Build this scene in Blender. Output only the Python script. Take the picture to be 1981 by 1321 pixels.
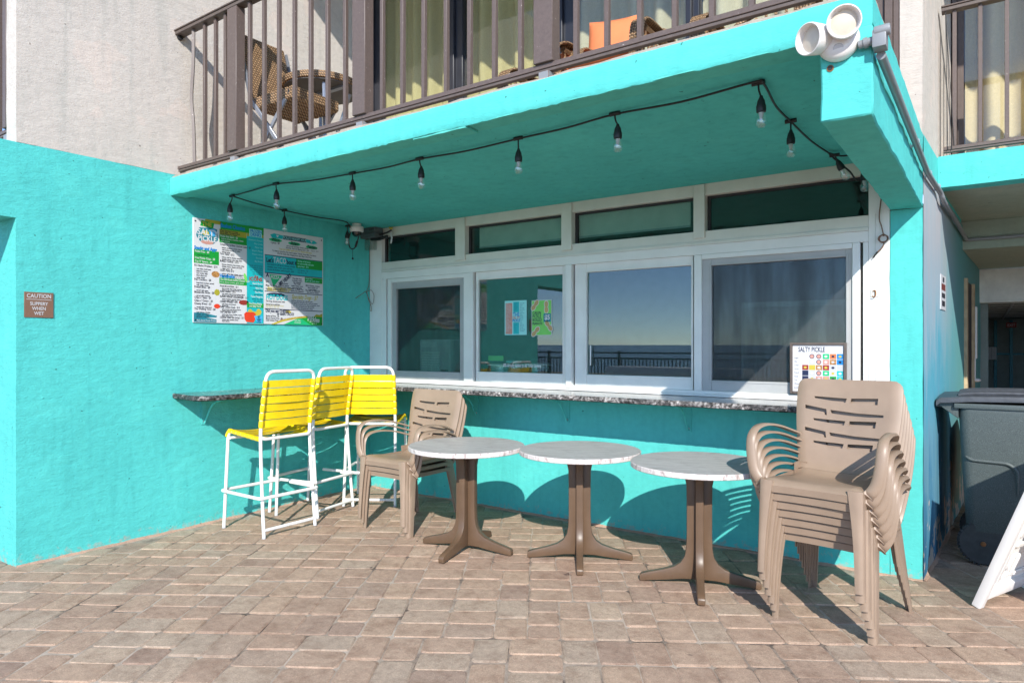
import bpy, bmesh, math, random
from math import sin, cos, pi, radians
from mathutils import Vector, Matrix, noise
from mathutils.geometry import delaunay_2d_cdt

random.seed(11)
for o in list(bpy.data.objects):
    bpy.data.objects.remove(o)
SC = bpy.context.scene
COL = SC.collection

# ---------------------------------------------------------------- camera
FPX, U0, V0, W0 = 1310.0, 990.5, 666.0, 1981.0
TH = radians(35.0)
CAM = Vector((5.180, -4.851, 1.45))
cd = bpy.data.cameras.new('camera')
cd.sensor_width = 36.0
cd.lens = FPX / W0 * 36.0
cd.shift_y = (V0 - 660.5) / W0
cd.clip_start = 0.05
cd.clip_end = 4000.0
cam = bpy.data.objects.new('camera', cd)
COL.objects.link(cam)
cam.location = CAM
cam.rotation_euler = (pi / 2, 0, TH)
SC.camera = cam

# ---------------------------------------------------------------- world, sun, exposure
SUNV = Vector((0.67, -1.0, 0.71)).normalized()          # towards the sun
wd = bpy.data.worlds.new('World')
SC.world = wd
wd.use_nodes = True
nt = wd.node_tree
sky = nt.nodes.new('ShaderNodeTexSky')
sky.sky_type = 'NISHITA'
sky.sun_disc = False
sky.sun_elevation = math.asin(SUNV.z)
sky.sun_rotation = math.atan2(SUNV.x, SUNV.y)
sky.air_density = 0.55
sky.dust_density = 0.0
sky.ozone_density = 3.0
bg = nt.nodes['Background']
bg.inputs['Strength'].default_value = 0.15
# thin streaky cloud over the Nishita sky
_g = nt.nodes.new('ShaderNodeTexCoord')
_m = nt.nodes.new('ShaderNodeMapping')
_m.inputs['Scale'].default_value = (1.3, 1.3, 9.0)
_m.inputs['Rotation'].default_value = (0.10, 0.06, 0.0)
_n = nt.nodes.new('ShaderNodeTexNoise')
_n.inputs['Scale'].default_value = 1.7
_n.inputs['Detail'].default_value = 7.0
_n.inputs['Roughness'].default_value = 0.58
_n.inputs['Distortion'].default_value = 0.4
_r = nt.nodes.new('ShaderNodeValToRGB')
_r.color_ramp.elements[0].position, _r.color_ramp.elements[0].color = 0.50, (0, 0, 0, 1)
_r.color_ramp.elements[1].position, _r.color_ramp.elements[1].color = 0.66, (0.62, 0.62, 0.62, 1)
_x = nt.nodes.new('ShaderNodeMix')
_x.data_type = 'RGBA'
_x.inputs[7].default_value = (4.6, 4.4, 4.5, 1)
nt.links.new(_g.outputs['Generated'], _m.inputs['Vector'])
nt.links.new(_m.outputs['Vector'], _n.inputs['Vector'])
nt.links.new(_n.outputs['Fac'], _r.inputs['Fac'])
nt.links.new(_r.outputs['Color'], _x.inputs[0])
nt.links.new(sky.outputs['Color'], _x.inputs[6])
nt.links.new(_x.outputs[2], bg.inputs['Color'])
sl = bpy.data.lights.new('sun', 'SUN')
sl.energy = 2.5
sl.angle = radians(0.5)
sl.color = (1.0, 0.965, 0.90)
sun = bpy.data.objects.new('sun', sl)
COL.objects.link(sun)
sun.rotation_euler = SUNV.to_track_quat('Z', 'Y').to_euler()
sun.location = (6, -9, 9)
SC.view_settings.view_transform = 'Standard'
SC.view_settings.look = 'None'
SC.view_settings.gamma = 1.0
SC.view_settings.use_curve_mapping = False
SC.view_settings.exposure = 1.27
SC.render.engine = 'CYCLES'
SC.cycles.max_bounces = 8
SC.cycles.transparent_max_bounces = 12
SC.cycles.use_denoising = True
SC.cycles.sample_clamp_indirect = 6.0

# ---------------------------------------------------------------- materials
def new_mat(name):
    m = bpy.data.materials.new(name)
    m.use_nodes = True
    t = m.node_tree
    return m, t, t.nodes['Principled BSDF']

def L(t, a, b):
    t.links.new(a, b)

def coords(t, scale=1.0, kind='Object'):
    tc = t.nodes.new('ShaderNodeTexCoord')
    if scale == 1.0:
        return tc.outputs[kind]
    mp = t.nodes.new('ShaderNodeMapping')
    mp.inputs['Scale'].default_value = (scale, scale, scale) if not hasattr(scale, '__len__') else scale
    L(t, tc.outputs[kind], mp.inputs['Vector'])
    return mp.outputs['Vector']

def noise_node(t, vec, scale, detail=4.0, rough=0.55):
    n = t.nodes.new('ShaderNodeTexNoise')
    n.inputs['Scale'].default_value = scale
    n.inputs['Detail'].default_value = detail
    n.inputs['Roughness'].default_value = rough
    L(t, vec, n.inputs['Vector'])
    return n

def ramp(t, fac, stops):
    r = t.nodes.new('ShaderNodeValToRGB')
    el = r.color_ramp.elements
    while len(el) < len(stops):
        el.new(0.5)
    for e, (p, c) in zip(el, stops):
        e.position = p
        e.color = (*c, 1.0) if len(c) == 3 else c
    L(t, fac, r.inputs['Fac'])
    return r

def mix(t, fac, a, b, mode='MIX'):
    n = t.nodes.new('ShaderNodeMix')
    n.data_type = 'RGBA'
    n.blend_type = mode
    for s, v in ((n.inputs[0], fac), (n.inputs[6], a), (n.inputs[7], b)):
        if hasattr(v, 'is_linked') or hasattr(v, 'links'):
            L(t, v, s)
        elif isinstance(v, (tuple, list)):
            s.default_value = (*v, 1.0) if len(v) == 3 else v
        else:
            s.default_value = v
    return n.outputs[2]

def bump(t, height, p, strength=0.4, dist=0.004, prev=None):
    b = t.nodes.new('ShaderNodeBump')
    b.inputs['Strength'].default_value = strength
    b.inputs['Distance'].default_value = dist
    L(t, height, b.inputs['Height'])
    if prev is not None:
        L(t, prev, b.inputs['Normal'])
    L(t, b.outputs['Normal'], p.inputs['Normal'])
    return b.outputs['Normal']

def scaled(c, k):
    return tuple(min(1.0, x * k) for x in c)

def plain(name, col, rough=0.5, metal=0.0, var=0.10, vscale=9.0, bscale=0.0, bstr=0.3, bdist=0.003, spec=None):
    """painted or moulded surface: base colour with faint uneven tone and relief"""
    m, t, p = new_mat(name)
    v = coords(t)
    n = noise_node(t, v, vscale, 5.0)
    r = ramp(t, n.outputs['Fac'], [(0.3, scaled(col, 1 - var)), (0.7, scaled(col, 1 + var))])
    L(t, r.outputs['Color'], p.inputs['Base Color'])
    p.inputs['Roughness'].default_value = rough
    p.inputs['Metallic'].default_value = metal
    if spec is not None:
        p.inputs['Specular IOR Level'].default_value = spec
    if bscale:
        b = noise_node(t, v, bscale, 3.0)
        bump(t, b.outputs['Fac'], p, bstr, bdist)
    return m

def stucco(name, col, fine=1.0, worn=None, rough=0.8, splash=False):
    m, t, p = new_mat(name)
    v = coords(t)
    n = noise_node(t, v, 1.6, 6.0, 0.6)
    r = ramp(t, n.outputs['Fac'], [(0.3, scaled(col, 0.93)), (0.7, scaled(col, 1.05))])
    c = r.outputs['Color']
    n2 = noise_node(t, v, 22.0, 4.0, 0.6)
    r2 = ramp(t, n2.outputs['Fac'], [(0.25, (0.9, 0.9, 0.9)), (0.6, (1, 1, 1))])
    c = mix(t, 1.0, c, r2.outputs['Color'], 'MULTIPLY')
    # faint run marks and hand-sized touch-up patches in the paint
    n4 = noise_node(t, coords(t, (2.4, 2.4, 0.22)), 5.0, 5.0, 0.6)
    r4 = ramp(t, n4.outputs['Fac'], [(0.34, (0.90, 0.92, 0.92)), (0.46, (1, 1, 1)), (0.70, (1.05, 1.03, 1.02))])
    c = mix(t, 1.0, c, r4.outputs['Color'], 'MULTIPLY')
    n5 = noise_node(t, v, 3.3, 2.0, 0.4)
    r5 = ramp(t, n5.outputs['Fac'], [(0.615, (1, 1, 1)), (0.63, (1.07, 1.03, 1.02))])
    c = mix(t, 1.0, c, r5.outputs['Color'], 'MULTIPLY')
    n6 = noise_node(t, v, 38.0, 2.0, 0.4)
    r6 = ramp(t, n6.outputs['Fac'], [(0.745, (1, 1, 1)), (0.765, (0.45, 0.42, 0.40))])
    c = mix(t, 1.0, c, r6.outputs['Color'], 'MULTIPLY')
    # sandy splash marks along the foot of the wall
    if splash:
        tcz = t.nodes.new('ShaderNodeSeparateXYZ')
        L(t, v, tcz.inputs[0])
        mz = t.nodes.new('ShaderNodeMapRange')
        mz.inputs['From Min'].default_value = 0.16
        mz.inputs['From Max'].default_value = 0.0
        mz.inputs['To Max'].default_value = 0.24
        L(t, tcz.outputs['Z'], mz.inputs['Value'])
        n7 = noise_node(t, v, 21.0, 5.0, 0.7)
        sm = t.nodes.new('ShaderNodeMath')
        sm.operation = 'ADD'
        L(t, n7.outputs['Fac'], sm.inputs[0])
        L(t, mz.outputs[0], sm.inputs[1])
        r7 = ramp(t, sm.outputs[0], [(0.70, (0, 0, 0)), (0.86, (0.7, 0.7, 0.7))])
        c = mix(t, r7.outputs['Color'], c, (0.40, 0.33, 0.26))
    if worn:
        n3 = noise_node(t, v, 55.0, 2.0, 0.5)
        r3 = ramp(t, n3.outputs['Fac'], [(0.70, (0, 0, 0)), (0.74, (1, 1, 1))])
        c = mix(t, r3.outputs['Color'], c, worn)
    L(t, c, p.inputs['Base Color'])
    p.inputs['Roughness'].default_value = rough
    p.inputs['Specular IOR Level'].default_value = 0.25
    # trowel relief: long soft ridges, pimples and fine sand
    a = noise_node(t, coords(t, (1.0, 1.0, 2.6)), 7.0, 6.0, 0.62)
    b1 = bump(t, a.outputs['Fac'], p, 0.48 * fine, 0.022)
    d = noise_node(t, coords(t, (1.0, 1.0, 1.7)), 60.0, 5.0, 0.62)
    b2 = bump(t, d.outputs['Fac'], p, 0.42 * fine, 0.0085, b1)
    vo = t.nodes.new('ShaderNodeTexVoronoi')
    vo.inputs['Scale'].default_value = 9.0
    L(t, v, vo.inputs['Vector'])
    rv = ramp(t, vo.outputs['Distance'], [(0.0, (1, 1, 1)), (0.09, (0, 0, 0))])
    bump(t, rv.outputs['Color'], p, 0.3 * fine, 0.008, b2)
    return m

def weave(name, col):
    m, t, p = new_mat(name)
    v = coords(t)
    facs = []
    for d in ('Z', 'DIAGONAL'):
        w = t.nodes.new('ShaderNodeTexWave')
        w.wave_type = 'BANDS'
        w.bands_direction = d
        w.inputs['Scale'].default_value = 17.0 if d == 'Z' else 26.0
        w.inputs['Distortion'].default_value = 1.2
        L(t, v, w.inputs['Vector'])
        facs.append(w.outputs['Fac'])
    mu = t.nodes.new('ShaderNodeMath')
    mu.operation = 'MULTIPLY'
    L(t, facs[0], mu.inputs[0])
    L(t, facs[1], mu.inputs[1])
    n = noise_node(t, v, 40.0, 3.0)
    r = ramp(t, mu.outputs[0], [(0.0, scaled(col, 0.30)), (0.35, col), (0.9, scaled(col, 1.35))])
    r2 = ramp(t, n.outputs['Fac'], [(0.3, (0.7, 0.7, 0.7)), (0.7, (1.1, 1.1, 1.1))])
    L(t, mix(t, 1.0, r.outputs['Color'], r2.outputs['Color'], 'MULTIPLY'), p.inputs['Base Color'])
    p.inputs['Roughness'].default_value = 0.6
    bump(t, mu.outputs[0], p, 0.7, 0.006)
    return m

TEAL = (0.088, 0.535, 0.495)
M = {}
M['teal'] = stucco('teal_stucco', TEAL, 0.85, splash=True)
M['teal_front'] = stucco('teal_stucco_smooth', TEAL, 0.32, splash=True)
M['teal_soffit'] = stucco('teal_soffit_paint', TEAL, 0.12)
M['teal_fascia'] = stucco('teal_fascia_paint', TEAL, 0.45, worn=None)
M['drip'] = stucco('soffit_edge_paint', (0.10, 0.52, 0.45), 0.3)
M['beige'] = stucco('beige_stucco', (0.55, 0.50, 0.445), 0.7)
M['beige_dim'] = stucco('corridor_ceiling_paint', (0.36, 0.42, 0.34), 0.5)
M['concrete'] = stucco('bare_concrete', (0.42, 0.36, 0.30), 1.0)
M['mortar'] = stucco('pinkish_mortar', (0.46, 0.30, 0.22), 1.2)
M['white'] = plain('white_window_vinyl', (0.76, 0.75, 0.71), 0.42, var=0.05, vscale=5)
M['cream'] = plain('cream_aluminium', (0.66, 0.65, 0.58), 0.45, var=0.06, vscale=6)
M['grey_screen_frame'] = plain('grey_screen_frame', (0.40, 0.40, 0.39), 0.45, var=0.05)
M['gap'] = plain('dark_gasket', (0.025, 0.025, 0.027), 0.7, var=0.05)
M['white_tube'] = plain('white_powder_coat', (0.80, 0.79, 0.76), 0.32, var=0.04, vscale=14)
M['yellow'] = plain('yellow_vinyl_strap', (0.86, 0.60, 0.008), 0.33, var=0.06, vscale=18, bscale=40, bstr=0.08)
M['tan'] = plain('tan_resin', (0.300, 0.215, 0.153), 0.42, var=0.09, vscale=7, bscale=220, bstr=0.06, bdist=0.001)
M['brown'] = plain('brown_resin', (0.115, 0.069, 0.040), 0.40, var=0.12, vscale=10, bscale=160, bstr=0.08, bdist=0.001)
M['black'] = plain('black_rubber', (0.012, 0.012, 0.013), 0.5, var=0.1)
M['plaque'] = plain('print_dark_red', (0.16, 0.035, 0.03), 0.5)
M['tyre'] = plain('grey_black_tyre', (0.045, 0.048, 0.050), 0.55, var=0.2, vscale=30)
M['spoke'] = plain('dark_grey_spoke', (0.16, 0.17, 0.175), 0.45, var=0.1)
M['black_frame'] = plain('black_anodised_frame', (0.022, 0.023, 0.03), 0.35, var=0.1)
M['bronze'] = plain('brown_painted_rail', (0.105, 0.076, 0.064), 0.5, var=0.12, vscale=25, bscale=90, bstr=0.15)
M['bronze_dark'] = plain('dark_brown_rail_top', (0.11, 0.085, 0.072), 0.5, var=0.15, vscale=25)
M['grey_pvc'] = plain('grey_conduit', (0.24, 0.25, 0.26), 0.38, var=0.05)
M['grey_box'] = plain('grey_box', (0.10, 0.115, 0.12), 0.5, var=0.1)
M['lamp_white'] = plain('white_lamp_plastic', (0.74, 0.70, 0.66), 0.35, var=0.03)
M['lens'] = plain('frosted_lens', (0.60, 0.52, 0.42), 0.25, var=0.08, vscale=12)
M['wicker'] = weave('wicker_weave', (0.36, 0.22, 0.115))
M['wicker_dark'] = plain('dark_wicker', (0.20, 0.11, 0.05), 0.6, var=0.4, vscale=50)
M['chair_steel'] = plain('blue_grey_chair_tube', (0.30, 0.32, 0.36), 0.3, 0.5, var=0.05)
M['dark_board'] = plain('dark_table_underside', (0.12, 0.11, 0.10), 0.6)
M['orange'] = plain('orange_canvas', (0.66, 0.19, 0.07), 0.8, var=0.06, bscale=150, bstr=0.15)
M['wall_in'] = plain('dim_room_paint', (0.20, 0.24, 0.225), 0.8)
M['steel'] = plain('steel', (0.45, 0.46, 0.47), 0.35, 0.8, var=0.06)
M['grey_panel'] = plain('ice_machine_panel', (0.42, 0.44, 0.44), 0.4)
M['red_brown'] = plain('caution_brown', (0.20, 0.105, 0.065), 0.5, var=0.05)
M['paper_white'] = plain('print_white', (0.64, 0.63, 0.64), 0.5, var=0.02)
M['ink'] = plain('print_black', (0.018, 0.018, 0.028), 0.5, var=0.02)
M['navy'] = plain('print_navy', (0.010, 0.018, 0.060), 0.5, var=0.02)
M['blue'] = plain('print_blue', (0.004, 0.21, 0.55), 0.5, var=0.04)
M['green'] = plain('print_green', (0.006, 0.30, 0.035), 0.5, var=0.04)
M['lime'] = plain('print_lime', (0.20, 0.62, 0.12), 0.5, var=0.04)
M['olive'] = plain('print_olive', (0.38, 0.34, 0.03), 0.5, var=0.1)
M['gold'] = plain('print_gold', (0.55, 0.44, 0.05), 0.5, var=0.08)
M['aqua'] = plain('print_aqua', (0.008, 0.44, 0.47), 0.5, var=0.05)
M['sea'] = plain('print_sea', (0.015, 0.20, 0.26), 0.5, var=0.2, vscale=30)
M['mint'] = plain('print_mint', (0.30, 0.70, 0.68), 0.5, var=0.03)
M['emerald'] = plain('print_emerald', (0.01, 0.45, 0.17), 0.5, var=0.05)
M['red'] = plain('print_red', (0.72, 0.05, 0.015), 0.5, var=0.05)
M['maroon'] = plain('print_maroon', (0.30, 0.03, 0.02), 0.5, var=0.3, vscale=120)
M['food'] = plain('print_food', (0.42, 0.20, 0.06), 0.5, var=0.6, vscale=110)
M['salmon'] = plain('print_salmon', (0.55, 0.27, 0.22), 0.5, var=0.05)
M['skyblue'] = plain('print_light_blue', (0.07, 0.42, 0.75), 0.5, var=0.05)
M['peanut'] = plain('print_peanut', (0.52, 0.33, 0.14), 0.5, var=0.1)
M['pale_grey'] = plain('print_pale_grey', (0.52, 0.52, 0.53), 0.5, var=0.05)
M['white_plastic'] = plain('white_moulded_plastic', (0.78, 0.76, 0.73), 0.42, var=0.03)
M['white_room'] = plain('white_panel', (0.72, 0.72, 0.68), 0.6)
M['tan_trim'] = plain('raw_wood_trim', (0.45, 0.33, 0.19), 0.7, var=0.2)
M['copper'] = plain('brown_wire', (0.20, 0.10, 0.06), 0.5)
M['rust'] = plain('rust', (0.22, 0.09, 0.03), 0.8, var=0.3, vscale=40)

def worn_rail():
    m, t, p = new_mat('speckled_brown_rail')
    v = coords(t)
    n = noise_node(t, v, 70.0, 3.0, 0.6)
    r = ramp(t, n.outputs['Fac'], [(0.0, (0.085, 0.062, 0.054)), (0.6, (0.125, 0.092, 0.079)), (0.70, (0.130, 0.096, 0.082)), (0.74, (0.42, 0.38, 0.35))])
    L(t, r.outputs['Color'], p.inputs['Base Color'])
    p.inputs['Roughness'].default_value = 0.5
    return m
M['rail'] = worn_rail()

def glass(name, tint=(0.80, 0.88, 0.85), refl=0.16, rough=0.0, dirt=0.0):
    m = bpy.data.materials.new(name)
    m.use_nodes = True
    t = m.node_tree
    t.nodes.remove(t.nodes['Principled BSDF'])
    out = t.nodes['Material Output']
    tr = t.nodes.new('ShaderNodeBsdfTransparent')
    tr.inputs['Color'].default_value = (*tint, 1)
    gl = t.nodes.new('ShaderNodeBsdfGlossy')
    gl.inputs['Roughness'].default_value = rough
    gl.inputs['Color'].default_value = (1, 1, 1, 1)
    lw = t.nodes.new('ShaderNodeLayerWeight')
    lw.inputs['Blend'].default_value = 0.5
    pw = t.nodes.new('ShaderNodeMath')
    pw.operation = 'POWER'
    pw.inputs[1].default_value = 5.0
    L(t, lw.outputs['Facing'], pw.inputs[0])
    ma = t.nodes.new('ShaderNodeMath')
    ma.operation = 'MULTIPLY_ADD'
    ma.inputs[1].default_value = 0.95 - refl
    ma.inputs[2].default_value = 0.04 + refl
    ma.use_clamp = True
    L(t, pw.outputs[0], ma.inputs[0])
    mx = t.nodes.new('ShaderNodeMixShader')
    L(t, ma.outputs[0], mx.inputs['Fac'])
    L(t, tr.outputs[0], mx.inputs[1])
    L(t, gl.outputs[0], mx.inputs[2])
    last = mx.outputs[0]
    if dirt:
        di = t.nodes.new('ShaderNodeBsdfDiffuse')
        di.inputs['Color'].default_value = (0.5, 0.5, 0.47, 1)
        n = noise_node(t, coords(t, (3.0, 3.0, 0.8)), 3.0, 8.0, 0.65)
        r = ramp(t, n.outputs['Fac'], [(0.40, (0.15, 0.15, 0.15)), (0.8, (1, 1, 1))])
        mu = t.nodes.new('ShaderNodeMath')
        mu.operation = 'MULTIPLY'
        mu.inputs[1].default_value = dirt
        L(t, r.outputs['Color'], mu.inputs[0])
        m2 = t.nodes.new('ShaderNodeMixShader')
        L(t, mu.outputs[0], m2.inputs['Fac'])
        L(t, last, m2.inputs[1])
        L(t, di.outputs[0], m2.inputs[2])
        last = m2.outputs[0]
    L(t, last, out.inputs['Surface'])
    return m
M['glass'] = glass('window_glass', (0.74, 0.84, 0.81), 0.028, 0.0, 0.02)
M['glass_up'] = glass('door_glass', (0.93, 0.94, 0.92), 0.0, 0.0, 0.01)
M['bulb'] = glass('bulb_glass', (0.95, 0.96, 0.95), 0.12, 0.05)
M['clear_plastic'] = glass('clear_plastic_cover', (0.82, 0.86, 0.85), 0.06, 0.2, 0.1)
M['dome_glass'] = glass('dark_dome', (0.12, 0.12, 0.12), 0.05)

def screen_mesh(name, lo, hi):
    m = bpy.data.materials.new(name)
    m.use_nodes = True
    t = m.node_tree
    p = t.nodes['Principled BSDF']
    p.inputs['Base Color'].default_value = (0.055, 0.060, 0.066, 1)
    p.inputs['Roughness'].default_value = 0.8
    tr = t.nodes.new('ShaderNodeBsdfTransparent')
    mx = t.nodes.new('ShaderNodeMixShader')
    n = noise_node(t, coords(t, (1.0, 1.0, 0.15)), 9.0, 4.0, 0.6)
    r = ramp(t, n.outputs['Fac'], [(0.35, (lo, lo, lo)), (0.65, (hi, hi, hi))])
    L(t, r.outputs['Color'], mx.inputs['Fac'])
    L(t, tr.outputs[0], mx.inputs[1])
    L(t, p.outputs[0], mx.inputs[2])
    L(t, mx.outputs[0], t.nodes['Material Output'].inputs['Surface'])
    return m
M['screen'] = screen_mesh('insect_screen', 0.20, 0.38)
M['screen_thin'] = screen_mesh('thin_insect_screen', 0.10, 0.22)

def granite():
    m, t, p = new_mat('speckled_granite')
    v = coords(t)
    n = noise_node(t, v, 42.0, 5.0, 0.7)
    n2 = noise_node(t, v, 7.0, 3.0, 0.6)
    r = ramp(t, n.outputs['Fac'], [(0.38, (0.012, 0.012, 0.014)), (0.48, (0.10, 0.085, 0.08)), (0.56, (0.36, 0.32, 0.30)), (0.64, (0.62, 0.58, 0.55))])
    r2 = ramp(t, n2.outputs['Fac'], [(0.4, (0.25, 0.25, 0.26)), (0.62, (1, 1, 1))])
    L(t, mix(t, 1.0, r.outputs['Color'], r2.outputs['Color'], 'MULTIPLY'), p.inputs['Base Color'])
    p.inputs['Roughness'].default_value = 0.16
    bump(t, n.outputs['Fac'], p, 0.15, 0.002)
    return m
M['granite'] = granite()

def chiselled():
    m, t, p = new_mat('chiselled_granite_edge')
    v = coords(t)
    n = noise_node(t, v, 48.0, 5.0, 0.7)
    n2 = noise_node(t, v, 6.0, 3.0, 0.6)
    r = ramp(t, n.outputs['Fac'], [(0.36, (0.015, 0.014, 0.015)), (0.47, (0.14, 0.12, 0.11)), (0.55, (0.40, 0.36, 0.34)), (0.66, (0.66, 0.62, 0.59))])
    r2 = ramp(t, n2.outputs['Fac'], [(0.42, (0.22, 0.22, 0.23)), (0.6, (1, 1, 1))])
    L(t, mix(t, 1.0, r.outputs['Color'], r2.outputs['Color'], 'MULTIPLY'), p.inputs['Base Color'])
    p.inputs['Roughness'].default_value = 0.5
    bump(t, n.outputs['Fac'], p, 0.9, 0.012)
    return m
M['granite_edge'] = chiselled()

def table_top_mat():
    m, t, p = new_mat('grey_washed_wood_laminate')
    v = coords(t, (1.4, 11.0, 1.0))
    n = noise_node(t, v, 4.2, 9.0, 0.74)
    n.inputs['Distortion'].default_value = 1.1
    r = ramp(t, n.outputs['Fac'], [(0.34, (0.27, 0.25, 0.24)), (0.45, (0.42, 0.40, 0.385)), (0.56, (0.50, 0.485, 0.465)), (0.66, (0.57, 0.555, 0.535))])
    L(t, r.outputs['Color'], p.inputs['Base Color'])
    p.inputs['Roughness'].default_value = 0.42
    bump(t, n.outputs['Fac'], p, 0.12, 0.002)
    return m
M['laminate'] = table_top_mat()

def table_edge_mat():
    m, t, p = new_mat('pale_laminate_edge')
    v = coords(t, (1.0, 1.0, 0.35))
    n = noise_node(t, v, 34.0, 6.0, 0.7)
    r = ramp(t, n.outputs['Fac'], [(0.36, (0.34, 0.27, 0.25)), (0.46, (0.60, 0.53, 0.50)), (0.6, (0.70, 0.64, 0.61))])
    L(t, r.outputs['Color'], p.inputs['Base Color'])
    p.inputs['Roughness'].default_value = 0.5
    return m
M['laminate_edge'] = table_edge_mat()

def paver_mat():
    m, t, p = new_mat('weathered_paver')
    oi = t.nodes.new('ShaderNodeObjectInfo')
    at = t.nodes.new('ShaderNodeAttribute')
    at.attribute_name = 'tone'
    ad = t.nodes.new('ShaderNodeMath')
    ad.operation = 'ADD'
    L(t, oi.outputs['Random'], ad.inputs[0])
    L(t, at.outputs['Fac'], ad.inputs[1])
    fr = t.nodes.new('ShaderNodeMath')
    fr.operation = 'FRACT'
    L(t, ad.outputs[0], fr.inputs[0])
    ge = t.nodes.new('ShaderNodeNewGeometry')
    n = noise_node(t, ge.outputs['Position'], 7.5, 6.0, 0.68)
    base = ramp(t, fr.outputs[0], [(0.0, (0.365, 0.248, 0.182)), (0.18, (0.420, 0.296, 0.216)), (0.36, (0.380, 0.262, 0.192)), (0.52, (0.440, 0.310, 0.222)), (0.66, (0.335, 0.232, 0.176)), (0.80, (0.425, 0.320, 0.238)), (0.92, (0.385, 0.292, 0.222)), (1.0, (0.475, 0.350, 0.255))])
    blot = ramp(t, n.outputs['Fac'], [(0.34, (0.80, 0.76, 0.74)), (0.50, (1, 1, 1)), (0.70, (1.14, 1.14, 1.13))])
    c = mix(t, 1.0, base.outputs['Color'], blot.outputs['Color'], 'MULTIPLY')
    nd = noise_node(t, ge.outputs['Position'], 26.0, 6.0, 0.74)
    rd = ramp(t, nd.outputs['Fac'], [(0.30, (0.78, 0.76, 0.74)), (0.5, (1, 1, 1)), (0.68, (1.14, 1.13, 1.11))])
    c = mix(t, 1.0, c, rd.outputs['Color'], 'MULTIPLY')
    ng = noise_node(t, ge.outputs['Position'], 180.0, 3.0, 0.7)
    rg = ramp(t, ng.outputs['Fac'], [(0.30, (0.66, 0.66, 0.66)), (0.48, (1, 1, 1)), (0.62, (1.06, 1.06, 1.06)), (0.70, (1.65, 1.63, 1.6))])
    c = mix(t, 1.0, c, rg.outputs['Color'], 'MULTIPLY')
    ns = noise_node(t, ge.outputs['Position'], 6.5, 2.0, 0.5)
    rs = ramp(t, ns.outputs['Fac'], [(0.735, (0, 0, 0)), (0.77, (1, 1, 1))])
    c = mix(t, rs.outputs['Color'], c, (0.07, 0.05, 0.045))
    L(t, c, p.inputs['Base Color'])
    p.inputs['Roughness'].default_value = 0.85
    p.inputs['Specular IOR Level'].default_value = 0.2
    b1 = bump(t, nd.outputs['Fac'], p, 0.38, 0.006)
    bump(t, ng.outputs['Fac'], p, 0.30, 0.002, b1)
    return m
M['paver'] = paver_mat()

def sand_joint():
    m, t, p = new_mat('sand_in_joints')
    ge = t.nodes.new('ShaderNodeNewGeometry')
    n = noise_node(t, ge.outputs['Position'], 2.4, 6.0, 0.7)
    r = ramp(t, n.outputs['Fac'], [(0.36, (0.10, 0.072, 0.055)), (0.46, (0.34, 0.26, 0.20)), (0.60, (0.52, 0.42, 0.335))])
    n2 = noise_node(t, ge.outputs['Position'], 160.0, 3.0, 0.7)
    r2 = ramp(t, n2.outputs['Fac'], [(0.3, (0.7, 0.7, 0.7)), (0.7, (1.1, 1.1, 1.1))])
    L(t, mix(t, 1.0, r.outputs['Color'], r2.outputs['Color'], 'MULTIPLY'), p.inputs['Base Color'])
    p.inputs['Roughness'].default_value = 0.95
    bump(t, n2.outputs['Fac'], p, 0.5, 0.003)
    return m
M['joint'] = sand_joint()
M['beach'] = plain('beach_sand', (0.46, 0.36, 0.25), 0.95, var=0.2, vscale=0.6, bscale=20, bstr=0.3)

def sea_mat():
    m, t, p = new_mat('sea_water')
    p.inputs['Base Color'].default_value = (0.012, 0.045, 0.075, 1)
    p.inputs['Roughness'].default_value = 0.25
    n = noise_node(t, coords(t, (0.4, 1.6, 1.0)), 0.5, 5.0)
    bump(t, n.outputs['Fac'], p, 0.5, 0.4)
    return m
M['sea_water'] = sea_mat()

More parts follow.
